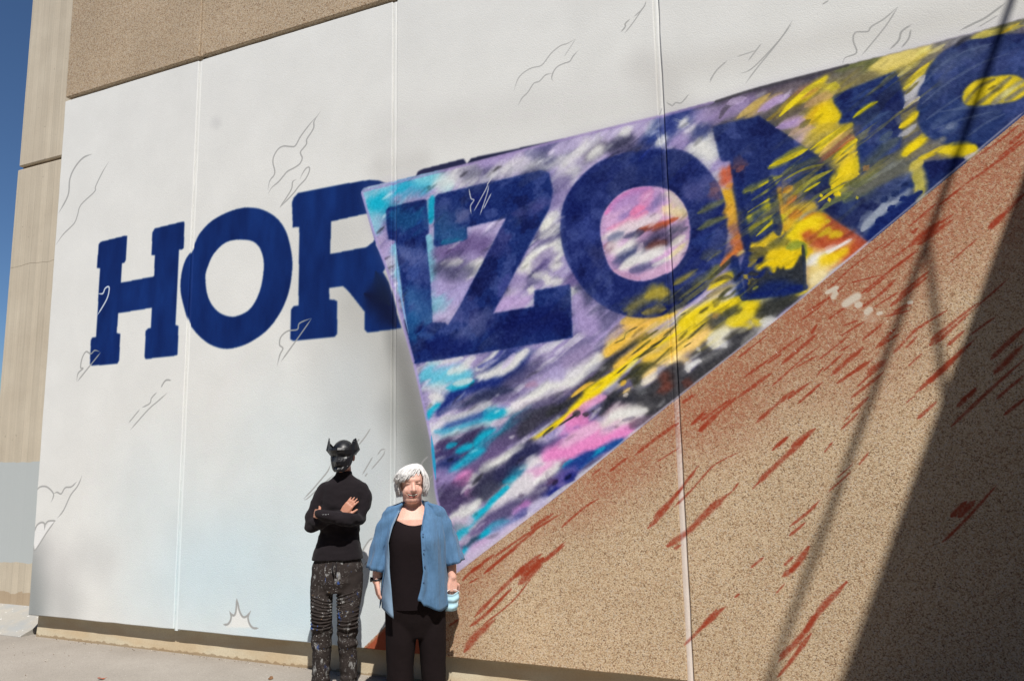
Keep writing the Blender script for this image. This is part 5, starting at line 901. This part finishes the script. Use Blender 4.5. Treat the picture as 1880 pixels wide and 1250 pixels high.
# ---------------------------------------------------------------- person in the blue cardigan
wom = empty('person', (-2.690, -.47, 0), math.radians(35))
tag(wom, 'smiling white-haired person in an open blue cardigan holding a face mask', 'person')
bm = bmesh.new()
WC = (-.022, -.055, 1.486)
head_solid(bm, WC, 1.04, math.radians(4))
for e in (-1, 1): icos(bm, (WC[0] + e * .038, WC[1] - .048, WC[2] - .040), (.031, .031, .032), 3)
icos(bm, (WC[0], WC[1] - .028, WC[2] - .092), (.052, .048, .032), 3); icos(bm, (WC[0], WC[1] + .0, WC[2] - .075), (.066, .07, .05), 3)
limb(bm, [(-.012, .015, 1.30), (-.016, -.01, 1.40), (-.02, -.03, 1.45)], [.080, .066, .064])
loft(bm, [ering(0, .0, .80, .17, .13), ering(0, .0, 1.0, .165, .13), ering(-.005, -.01, 1.18, .165, .13), ering(-.008, -.01, 1.26, .16, .112), ering(-.010, .0, 1.315, .125, .085), ering(-.012, .005, 1.36, .072, .066)])
WE = [((-.155, .0, 1.262), (-.240, .03, 1.03), (-.262, -.02, .850)), ((.145, .0, 1.262), (.250, .03, 1.03), (.262, -.03, .850))]
for S, E_, Wr in WE: limb(bm, [S, E_, Wr], [.048, .042, .029]); limb(bm, [E_, Wr], [.045, .031])
hand(bm, (-.263, -.024, .842), (.16, -.10, -.98), (-.95, -.25, -.1), .92, .5, .06, 1)
hand(bm, (.262, -.034, .842), (-.06, -.14, -.98), (.35, -.93, .1), .95, .95, .05, -1)
for kx, ax in ((-.088, -.098), (.122, .138)):
    limb(bm, [(kx * .9, .0, .80), (kx, .0, .45), (ax, .02, .08)], [.085, .06, .042])
def face_d(co, n):
    d = co - Vector(WC)
    for e in (-1, 1):                                      # eye sockets and smile folds
        q = Vector((d.x - e * .033, 0, d.z - .014)); co = co + Vector((0, 1, 0)) * (.005 * math.exp(-(q.x / .017) ** 2 - (q.z / .009) ** 2) if d.y < -.02 else 0)
        f = Vector((d.x - e * (.040 - (d.z + .05) * .25), 0, d.z + .050)); co = co + Vector((0, 1, 0)) * (.004 * math.exp(-(f.x / .005) ** 2 - (f.z / .022) ** 2) if d.y < -.02 else 0)
    m = .008 * math.exp(-(d.x / .030) ** 2 - ((d.z + .060 - d.x * d.x * 6) / .009) ** 2) if d.y < -.02 else 0
    return co + Vector((0, 1, 0)) * m
skin_union('body', bm, .005, M_SKIN_W, wom, 3, face_d)
# face details, seated on the skin surface
from mathutils.bvhtree import BVHTree
_wb = [o for o in wom.children if o.name.startswith('body')][0].data
_bv = BVHTree.FromPolygons([v.co for v in _wb.vertices], [tuple(q.vertices) for q in _wb.polygons])
def on_face(x, z, out=0.):
    h = _bv.ray_cast(Vector((WC[0] + x, -1, WC[2] + z)), Vector((0, 1, 0)))[0]
    return (h if h is not None else Vector((WC[0] + x, WC[1] - .09, WC[2] + z))) - Vector((0, out, 0))
for e in (-1, 1):
    bm = bmesh.new(); tube(bm, [on_face(e * .033 + k * .0068, .0135 + .0022 * (1 - (k / 2) ** 2), .0002) for k in (-2, -1, 0, 1, 2)], [.0008, .0018, .0024, .0018, .0008], 6); from_bm('eye', bm, M_EYE, wom, True)
    bm = bmesh.new(); tube(bm, [on_face(e * (.016 + .0085 * k), .0315 + .003 * math.sin(k * .75), 0) for k in range(5)], [.001, .0024, .0026, .0022, .001], 6); from_bm('eyebrow', bm, M_BROW, wom, True)
def smile(w, rad, dz, out, m, name, bend=7.):
    bm = bmesh.new(); rings = []
    for k in range(11):
        u = -1 + 2 * k / 10; x = u * w; h = rad * math.sqrt(max(0., 1 - u * u)) + .0005; c = on_face(x, -.062 + dz + bend * x * x, out)
        rings.append([c + Vector((0, -.0022 * math.cos(q), h * math.sin(q))) for q in [2 * math.pi * j / 10 for j in range(10)]])
    loft(bm, rings); return from_bm(name, bm, m, wom, True)
smile(.036, .0105, 0, -.0006, M_MOUTH, 'mouth'); smile(.032, .0058, .0030, .0016, M_TEETH, 'teeth'); smile(.028, .0032, -.0115, .0008, M_LIP, 'lower_lip', 9.); smile(.034, .0022, .0105, .0008, M_LIP, 'upper_lip')
# hair: a shaped cap with many locks laid over it
rnd = random.Random(4)
bm = bmesh.new(); hc = Vector((WC[0], WC[1] + .022, WC[2] + .040))
icos(bm, hc + Vector((0, .016, .002)), (.093, .092, .100), 3); icos(bm, hc + Vector((-.068, .024, -.050)), (.026, .050, .050), 2); icos(bm, hc + Vector((.068, .026, -.052)), (.025, .048, .050), 2); icos(bm, hc + Vector((0, .060, -.07)), (.080, .046, .080), 2)
hair = skin_union('hair', bm, .007, M_HAIR, wom, 4, lambda co, n: wrinkle(co, n, .005, 34, 12, 2.))
bm = bmesh.new()
for i in range(2300):
    a = rnd.uniform(-math.pi, math.pi); front = abs(a + .1) < .95
    ln = rnd.uniform(.215, .285)
    if front: ln = rnd.uniform(.125, .180) if a < .1 else rnd.uniform(.105, .150)
    elif abs(a) < 1.35: ln = rnd.uniform(.19, .275)
    d0 = Vector((math.sin(a), -math.cos(a), 0)); pts = []; ph = rnd.uniform(.0, 1.5); off = 1.0 + .125 * rnd.random() ** 1.4; wv = rnd.uniform(0, 6.28); wa = rnd.uniform(.002, .006)
    for k in range(8):
        s_ = (ph * .3 + (1 - ph * .3) * k / 7) * ln; th = s_ / .104; th2 = min(th, 1.62); drop = max(0, th - 1.62) * .104
        v = Vector((.097 * math.sin(th2) * d0.x * off + .034 * max(0, 1 - th * 1.1), .110 * math.sin(th2) * d0.y * off, .103 * math.cos(th2) * off - drop))
        v.x += wa * math.sin(wv + k * .9); v.y += wa * math.cos(wv * 1.3 + k * .8)
        if front: v.x -= .042 * (k / 7) ** 1.6; v.y += .004 * (k / 7)
        elif th > .9: v.x *= 1.0 + .09 * min(1, th - .9)
        if k >= 6 and not front: v -= d0 * (.007 * (k - 5))
        pts.append(hc + v)
    if any(abs(q.x - WC[0]) < .056 and q.z - WC[2] < .036 and q.y < WC[1] - .03 for q in pts): continue
    w = rnd.uniform(.0016, .0034); tube(bm, pts, [w * .5, w * .9, w, w, w, w * .9, w * .6, w * .15], 5)
locks = from_bm('hair_locks', bm, M_HAIR, wom, True)
# black top and slacks
bm = bmesh.new()
loft(bm, [ering(.004, -.005, .664, .196, .158), ering(.004, -.008, .75, .196, .162), ering(.002, -.012, .88, .190, .160), ering(0, -.018, 1.0, .186, .158), ering(-.003, -.030, 1.10, .184, .164), ering(-.004, -.026, 1.17, .180, .152), ering(-.006, -.012, 1.24, .172, .125), ering(-.008, -.002, 1.285, .150, .100), ering(-.010, .006, 1.315, .124, .086), ering(-.010, .010, 1.352, .104, .074)], cap=False)
for v in bm.verts:                                           # scooped neckline
    if v.co.y < -.01:
        v.co.z -= max(0., 1 - ((v.co.x + .012) / .105) ** 2) * (.100 if v.co.z > 1.33 else .074 if v.co.z > 1.30 else .050 if v.co.z > 1.26 else .022 if v.co.z > 1.2 else 0)
tp = from_bm('black_top', bm, M_TOP, wom, True); md = tp.modifiers.new('s', 'SUBSURF'); md.levels = 2; md.render_levels = 2
bm = bmesh.new()
loft(bm, [ering(.008, .0, .46, .10, .085), ering(.008, .0, .52, .185, .105), ering(.006, .0, .58, .205, .128), ering(.006, .0, .66, .214, .150), ering(.006, .0, .74, .205, .15), ering(.004, .0, .84, .18, .14)])
limb(bm, [(-.092, .0, .66), (-.094, -.004, .45), (-.096, .004, .28), (-.100, .01, .12), (-.100, .01, .045)], [.112, .104, .094, .090, .090], 20)
limb(bm, [(.112, .0, .66), (.122, -.004, .45), (.128, .004, .28), (.138, .01, .12), (.140, .01, .045)], [.106, .098, .088, .082, .082], 20)
def pd(co, n): return wrinkle(co, n, .0045 + .004 * math.exp(-((co.z - .12) / .1) ** 2), 8, 5, 5.)
skin_union('slacks', bm, .009, M_SLACKS, wom, 5, pd)
for cx in (-.102, .142):
    bm = bmesh.new(); icos(bm, (cx, .03, .04), (.04, .06, .04), 2); icos(bm, (cx * 1.05, -.07, .034), (.044, .09, .034), 2)
    skin_union('shoe', bm, .009, M_SHOE, wom, 4, lambda co, n: Vector((co.x, co.y, max(co.z, .004))))
# cardigan: open shell hung from the shoulders, wide sleeves
def interp(z, tab):
    tab = sorted(tab)
    if z <= tab[0][0]: return tab[0][1]
    for (a, u), (b, v) in zip(tab[:-1], tab[1:]):
        if z <= b: return u + (v - u) * (z - a) / (b - a)
    return tab[-1][1]
RX = [(.64, .236), (.75, .230), (.9, .222), (1.05, .216), (1.15, .210), (1.22, .202), (1.28, .196), (1.325, .156), (1.355, .112), (1.385, .080)]
RY = [(.64, .186), (.75, .184), (.9, .180), (1.05, .182), (1.12, .182), (1.22, .146), (1.28, .122), (1.325, .104), (1.355, .090), (1.385, .082)]
CY = [(.64, -.004), (1.05, -.012), (1.12, -.016), (1.22, -.008), (1.355, .004), (1.385, .006)]
REDGE = [(.66, .020), (.743, .006), (.80, .024), (.918, .044), (1.04, .036), (1.167, .030), (1.279, .050), (1.32, .064), (1.36, .066)]
LEDGE = [(.66, -.236), (.72, -.232), (.90, -.208), (1.119, -.190), (1.22, -.165), (1.327, -.112), (1.36, -.092)]
def shell(side):
    """front/back half of the cardigan body, from the opening round to the middle of the back"""
    bm = bmesh.new(); R = []; nz, na = 34, 40
    for i in range(nz + 1):
        f = i / nz; row = []
        for j in range(na + 1):
            g = j / na
            hem = (.700 + .045 * math.sin(g * 9 + side) * .3 - .055 * math.exp(-((g - .22) / .16) ** 2) + (.03 if g < .03 else 0)) if side > 0 else (.668 + .055 * min(1, g * 3) - (.0))
            z = hem + (1.372 - hem) * f
            rx, ry, cy = interp(z, RX), interp(z, RY), interp(z, CY)
            e = interp(z, REDGE if side > 0 else LEDGE)
            a0 = math.asin(max(-.995, min(.995, e / rx))); a1 = math.pi if side > 0 else -math.pi
            a = a0 + (a1 - a0) * g
            dr = (1 - f * .75) * (.012 * abs(math.sin(g * 13 + side * 2 + f * 1.2)) ** .7 - .008 + .006 * math.sin(g * 37 + 1 + f * 3)) + .005 * math.sin(g * 24 + f * 8) * math.sin(f * 3.1)
            row.append(bm.verts.new((rx * math.sin(a) * (1 + dr * 2), cy - (ry + dr * 1.6) * math.cos(a) - .006, z)))
        R.append(row)
    for i in range(nz):
        for j in range(na): bm.faces.new((R[i][j], R[i][j + 1], R[i + 1][j + 1], R[i + 1][j]))
    return bm
for sd_ in (1, -1):
    o = from_bm('cardigan_body', shell(sd_), M_CARDI, wom, True); md = o.modifiers.new('t', 'SOLIDIFY'); md.thickness = .004; md.offset = 1
# the turned-back reverse of the left front
bm = bmesh.new(); R = []
for i in range(31):
    f = i / 30; z = .622 + (1.322 - .622) * f; rx, ry, cy = interp(max(z, .64), RX), interp(max(z, .64), RY), interp(z, CY)
    xl = interp(max(z, .66), LEDGE) - .004 + (.012 if z < .68 else 0); xr = interp(z, [(.622, -.150), (.68, -.154), (.80, -.166), (.95, -.178), (1.11, -.184), (1.22, -.158), (1.322, -.108)])
    row = []
    for j in range(7):
        g = j / 6; x = xl + (xr - xl) * g; q = min(.995, abs(x) / rx)
        row.append(bm.verts.new((x, cy - ry * math.sqrt(1 - q * q) - .012 - .022 * math.sin(g * 3.1) * (1 - f) - .018 * (1 - f) * g + .004 * math.sin(f * 20 + g * 5), z + .055 * (1 - g) * (1 - f) ** 3)))
    R.append(row)
for i in range(30):
    for j in range(6): bm.faces.new((R[i][j], R[i][j + 1], R[i + 1][j + 1], R[i + 1][j]))
o = from_bm('cardigan_reverse', bm, M_LINING, wom, True); o['label'] = 'paler turned-back reverse of the cardigan front'; md = o.modifiers.new('t', 'SOLIDIFY'); md.thickness = .004
def sleeve(cs, hemtilt, seed):
    """cs: (x, y, z, rx, ry) down the arm"""
    bm = bmesh.new(); R = []; n = 30; m = 26
    for i in range(m + 1):
        f = i / m * (len(cs) - 1); k = min(int(f), len(cs) - 2); g = f - k; c = [cs[k][q] + (cs[k + 1][q] - cs[k][q]) * g for q in range(5)]; F = i / m; row = []
        for j in range(n):
            a = 2 * math.pi * j / n; dr = (.0035 + .006 * F) * math.sin(a * 5 + seed + F * 6) + .005 * math.sin(F * 26 + a * 2 + seed) * math.sin(F * 3.1)
            row.append(bm.verts.new((c[0] + (c[3] + dr) * math.cos(a), c[1] + (c[4] + dr) * math.sin(a), c[2] + hemtilt * math.cos(a) * F * F * (c[3] / .08) + .02 * math.cos(a) * (1 - F) * (1 if c[0] < 0 else -1))))
        R.append(row)
    for i in range(m):
        for j in range(n): bm.faces.new((R[i][j], R[i][(j + 1) % n], R[i + 1][(j + 1) % n], R[i + 1][j]))
    o = from_bm('sleeve', bm, M_CARDI, wom, True); md = o.modifiers.new('t', 'SOLIDIFY'); md.thickness = .004; md.offset = -1
sleeve([(-.080, .004, 1.372, .030, .050), (-.128, .004, 1.352, .066, .074), (-.150, .004, 1.306, .074, .082), (-.174, .006, 1.235, .078, .088), (-.207, .012, 1.13, .076, .088), (-.238, .012, 1.02, .066, .088), (-.268, .0, .920, .056, .088)], -.020, 0.)
sleeve([(.066, .004, 1.372, .030, .050), (.118, .004, 1.352, .068, .074), (.146, .004, 1.304, .078, .082), (.175, .006, 1.235, .081, .088), (.212, .012, 1.13, .080, .088), (.250, .012, 1.03, .070, .088), (.280, -.004, .945, .062, .088)], .022, 2.)
bm = bmesh.new(); tube(bm, [(interp(z, REDGE) * 1.0 - .0 + .004, interp(z, CY) - interp(z, RY) * math.sqrt(1 - (interp(z, REDGE) / interp(z, RX)) ** 2) - .014, z) for z in [1.372 - .035 * k for k in range(6)]], [.004, .006, .006, .005, .004, .002], 6); from_bm('collar_band', bm, M_CARDI, wom, True)
for z in (1.165, 1.062, .955, .850):
    x = interp(z, REDGE) + .016; rx, ry = interp(z, RX), interp(z, RY)
    bm = bmesh.new(); bmesh.ops.create_cone(bm, cap_ends=True, segments=12, radius1=.0055, radius2=.0045, depth=.005, matrix=Matrix.Translation((x, interp(z, CY) - ry * math.sqrt(1 - (x / rx) ** 2) - .021, z)) @ Matrix.Rotation(math.pi / 2, 4, 'X')); from_bm('button', bm, M_BUTTON, wom, True)
# watch
bm = bmesh.new(); wq = Matrix.Translation((-.262, -.018, .862)) @ Matrix.Rotation(.12, 4, 'X')
tube(bm, [wq @ Vector((.0335 * math.cos(a), .0335 * math.sin(a), .004 * math.cos(a))) for a in [2 * math.pi * k / 20 for k in range(21)]], .0065, 6)
bmesh.ops.create_cone(bm, cap_ends=True, segments=16, radius1=.017, radius2=.015, depth=.011, matrix=wq @ Matrix.Translation((-.036, -.012, 0)) @ Matrix.Rotation(math.pi / 2, 4, 'Y') @ Matrix.Rotation(.3, 4, 'X')); from_bm('wrist_watch', bm, M_WATCH, wom, True)
# ---------------------------------------------------------------- small things
def wpt(o, p):
    return Matrix.Translation(o.location) @ Matrix.Rotation(o.rotation_euler[2], 4, 'Z') @ Vector(p)
hp = wpt(wom, (.254, -.062, .752))
fm = empty('face_mask', hp, math.radians(42)); tag(fm, 'pale blue pleated face mask dangling from the hand of the person in the cardigan', 'face mask')
bm = bmesh.new(); R = []
for i in range(15):
    f = i / 14; z = -.012 - .112 * f; row = []
    for j in range(13):
        g = j / 12 - .5; w = .098 * (1 - .18 * f * f)
        row.append(bm.verts.new((g * w - .006 * f + .008 * math.sin(f * 3), -.030 * math.cos(g * 3.0) + .006 * math.sin(f * 14) + .012 * f, z + .016 * g * (1 - f) + .012 * abs(g) * 2 * (1 - f))))
    R.append(row)
for i in range(14):
    for j in range(12): bm.faces.new((R[i][j], R[i][j + 1], R[i + 1][j + 1], R[i + 1][j]))
o = from_bm('mask_sheet', bm, M_FMASK, fm, True); md = o.modifiers.new('t', 'SOLIDIFY'); md.thickness = .002
for e in (-1, 1):
    bm = bmesh.new(); tube(bm, [(e * .047, -.006, -.020), (e * .050, -.012, .002), (e * .030, -.010, .016), (e * .012, 0, .018)], .0022, 6); from_bm('ear_loop', bm, M_LOOP, fm, True)
    bm = bmesh.new(); tube(bm, [(e * .048 - .003 * k, -.004 + .002 * k, -.016 - .026 * k) for k in range(5)], .0026, 6); from_bm('edge_band', bm, M_LOOP, fm, True)

t = NT('dry_red_leaf'); M_LEAF = t.done(t.mix(t.noise(t.obj(), 40, 3), lin((150, 44, 40)), lin((196, 120, 70))), .7)
t = NT('dry_brown_leaf'); M_LEAF2 = t.done(t.mix(t.noise(t.obj(), 40, 3), lin((96, 66, 44)), lin((140, 104, 70))), .8)
def on_ground(px, py):
    d = (px - 940) / CAM_F * AX_R - (py - 625) / CAM_F * AX_U + AX_F
    return CAM_POS + d * ((0 - CAM_POS[2]) / d[2])
def leaf(px, py, size, m, label, rz, seed):
    p = on_ground(px, py); o = empty('fallen_leaf', (p[0], p[1], .004), rz); tag(o, label, 'leaf', 'leaves blown against the plinth')
    bm = bmesh.new(); N = 9; up = []; r = random.Random(seed); L = []; Rr = []; C = []
    for k in range(N + 1):
        f = k / N; w = size * .36 * math.sin(math.pi * min(1, f * .94 + .03)) ** .8 * (1 + .25 * ((k % 2) - .5)); z = size * (.10 + .16 * math.sin(f * 3 + seed))
        C.append(bm.verts.new((size * (f - .5), 0, z * .6 + .002))); L.append(bm.verts.new((size * (f - .5), w, z + size * .12 * r.random()))); Rr.append(bm.verts.new((size * (f - .5), -w, z + size * .10 * r.random())))
    for k in range(N):
        bm.faces.new((C[k], C[k + 1], L[k + 1], L[k])); bm.faces.new((Rr[k], Rr[k + 1], C[k + 1], C[k]))
    b = from_bm('blade', bm, m, o, True); md = b.modifiers.new('t', 'SOLIDIFY'); md.thickness = .0012
    bm = bmesh.new(); tube(bm, [(size * .48, 0, size * .08), (size * .62, size * .03, size * .10), (size * .75, size * .02, .004)], .0013, 5); from_bm('stalk', bm, m, o, True)
leaf(838, 1244, .085, M_LEAF, 'red dry leaf lying by the slacks of the person in the cardigan', .4, 1)
leaf(186, 1247, .055, M_LEAF, 'small dark red leaf alone on the pavement near the left corner', 1.2, 2)
leaf(383, 1201, .06, M_LEAF2, 'brown leaf scrap caught at the foot of the plinth below the painted splash', .1, 3)
leaf(497, 1246, .05, M_LEAF2, 'brown leaf scrap at the bottom edge left of the masked person', 2.0, 4)

# grit and chips swept against the foot of the plinth and over the apron
bm = bmesh.new(); rg = random.Random(9)
for i in range(420):
    if i < 300: x = rg.uniform(-7.5, 1.0); y = .055 - abs(rg.gauss(0, .035)); z = .002
    else: x = rg.uniform(-9, -6); y = rg.uniform(-1.2, -.05); z = .002
    r = rg.uniform(.002, .006) * (1.5 if rg.random() < .06 else 1)
    bmesh.ops.create_cube(bm, size=1., matrix=Matrix.Translation((x, y, z + r * .3)) @ Matrix.Rotation(rg.uniform(0, 6), 4, Vector((rg.random(), rg.random(), 1))) @ Matrix.Diagonal((r * rg.uniform(1, 2), r, r * .7, 1)))
t = NT('grit'); M_GRIT = t.done(t.mix(t.ramp(t.noise(t.obj(), 35, 1), [(.45, BW(0)), (.55, BW(1))]), lin((112, 92, 70)), lin((196, 188, 174))), .9)
tag(from_bm('grit', bm, M_GRIT), 'loose grit and stone chips along the foot of the plinth', 'grit', None, 'stuff')
